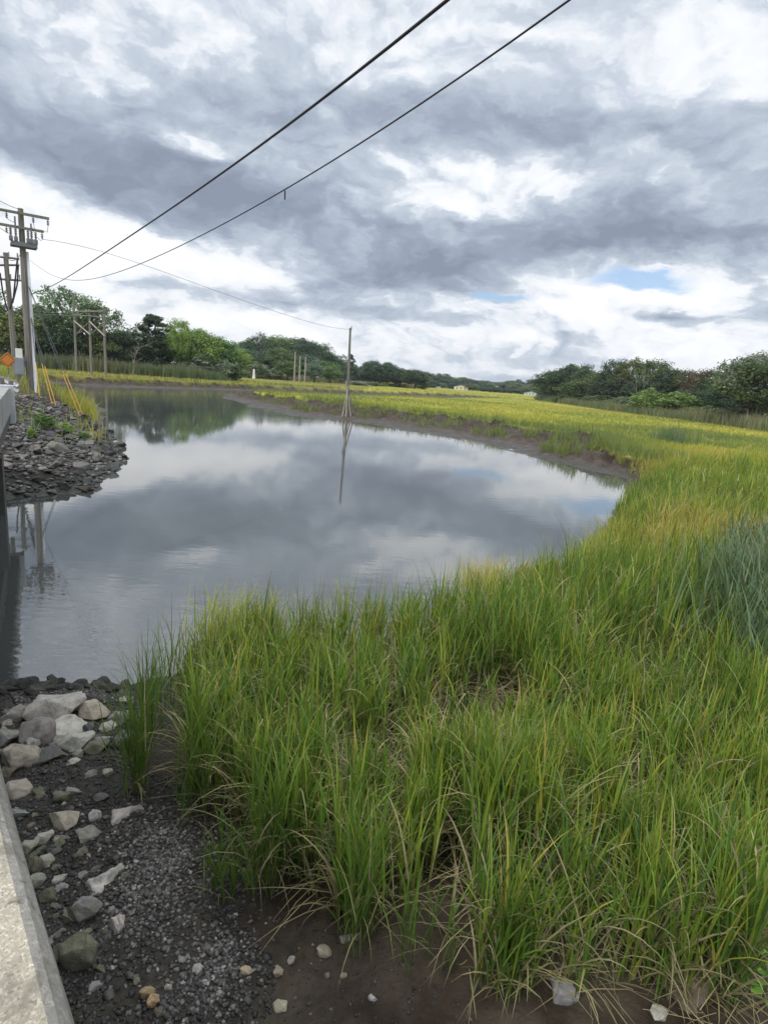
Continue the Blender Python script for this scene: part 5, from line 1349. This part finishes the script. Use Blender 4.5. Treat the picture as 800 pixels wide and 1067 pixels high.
pebbles(x6, y6, .022 + .03 * rng.random(len(x6)) ** 2, np.clip(rng.normal(.52, .2, len(x6)), 0, 1), 'shore_shingle', 'grey shingle along the near water edge')
# rubble between the armour stones
n = 16000
x7 = lo[0] + rng.random(n) * (hi[0] - lo[0]); y7 = lo[1] + rng.random(n) * (hi[1] - lo[1]); m = in_poly(x7, y7, RPA); x7, y7 = x7[m], y7[m]
pebbles(x7, y7, .09 + .16 * rng.random(len(x7)) ** 2, np.clip(rng.normal(.68, .15, len(x7)), 0, .9), 'stone_rubble', 'broken rubble between the stones of the far bank')

# ------------------------------------------------------------------ plants that stand out
M_WEED = leaf_mat('weed_leaves', .3)
def leafy(name, label, cat, pos, h, spread, nleaf, L, col, seed):
    g = np.random.default_rng(seed); G2 = Geo(); V = []; F = []; H = []
    for s in range(3):
        top = np.array([g.normal(0, spread), g.normal(0, spread), h * (.8 + .3 * g.random())]); st = [np.zeros(3), top * .5 + [0, 0, .03], top]
        G2.tube(st, [.006, .005, .003], 4)
        for k in range(nleaf):
            f = .25 + .75 * k / nleaf; p = top * f; a = k * 2.4 + s; d = np.array([math.cos(a), math.sin(a), .35]); sd = np.array([-math.sin(a), math.cos(a), 0]); l = L * (1.2 - .6 * f)
            i0 = len(V); V += [p, p + d * l * .35 + sd * l * .20, p + d * l * .75 + sd * l * .13 + [0, 0, -.01], p + d * l + [0, 0, -.04 * l / .1 * .3], p + d * l * .75 - sd * l * .13 + [0, 0, -.01], p + d * l * .35 - sd * l * .20]
            F += [(i0, i0 + 1, i0 + 2, i0 + 5), (i0 + 5, i0 + 2, i0 + 4, i0 + 4)][:1] + [(i0 + 5, i0 + 2, i0 + 3, i0 + 4)]; H += [g.random()] * 6
    e = bpy.data.objects.new(name, None); COL.objects.link(e); e.location = pos
    G2.build('stem', M_BARK, e)
    c = link('leaves', np_mesh('leaves', V, F, M_WEED, False, {'hue': np.array(H)}), e); c.color = (*col, 1)
    return tag(e, label, cat)
p = surf(792, 1058)
leafy('broadleaf_weed', 'bright green broad-leaved weed among the grass at the bottom right corner', 'plant', p + np.array([0, 0, 0]), .42, .05, 7, .10, (.16, .34, .05), 4)
# bright weeds on the embankment top
for q, (px, py, D, w, h, tone, lab) in enumerate([(30, 401, 25.5, 11, .6, 'light', 'leafy green weed clump right beside the bridge end'), (46, 401, 30, 20, .8, 'bright', 'bright yellow-green weed clump at the top of the stone bank'), (44, 398, 29, 26, 1.0, 'mid', 'green weed clump below the tall pole'), (66, 402, 30, 22, .8, 'light', 'dull light green weed clump right of the bright one'), (86, 418, 29, 16, .6, 'mid', 'small green weed clump low on the embankment')]):
    c = at_d(px, py, D); gg = float(ground(c[0], c[1])[0]); e = bpy.data.objects.new('weed_clump', None); COL.objects.link(e)
    wm_ = .8 * w / FPX * D; h = h * .75; e.location = (c[0], c[1], gg); e.scale = (wm_, wm_, h)
    tm, cm = PROTO['shrub'][q % 2]; link('stems', tm, e); cr = link('leaves', cm, e); cr.color = (*[1.7 * v for v in GREENS[tone]], 1); tag(e, lab, 'weed')

# ------------------------------------------------------------------ air
hm = bpy.data.materials.new('haze_air'); hm.use_nodes = True; hn = hm.node_tree
hn.nodes.remove(hn.nodes['Principled BSDF'])
pv = hn.nodes.new('ShaderNodeVolumePrincipled'); pv.inputs['Color'].default_value = (.80, .88, 1.0, 1); pv.inputs['Density'].default_value = .00016; pv.inputs['Anisotropy'].default_value = .3
hn.links.new(pv.outputs[0], hn.nodes['Material Output'].inputs['Volume'])
hv = [(x, y, z) for z in (-3, 60) for x, y in ((-4200, -4200), (4200, -4200), (4200, 4200), (-4200, 4200))]
hme = bpy.data.meshes.new('haze'); hme.from_pydata(hv, [], [(3, 2, 1, 0), (4, 5, 6, 7), (0, 1, 5, 4), (1, 2, 6, 5), (2, 3, 7, 6), (3, 0, 4, 7)]); hme.materials.append(hm)
tag(link('haze', hme), 'thin pale haze in the distance', 'haze', kind='stuff')
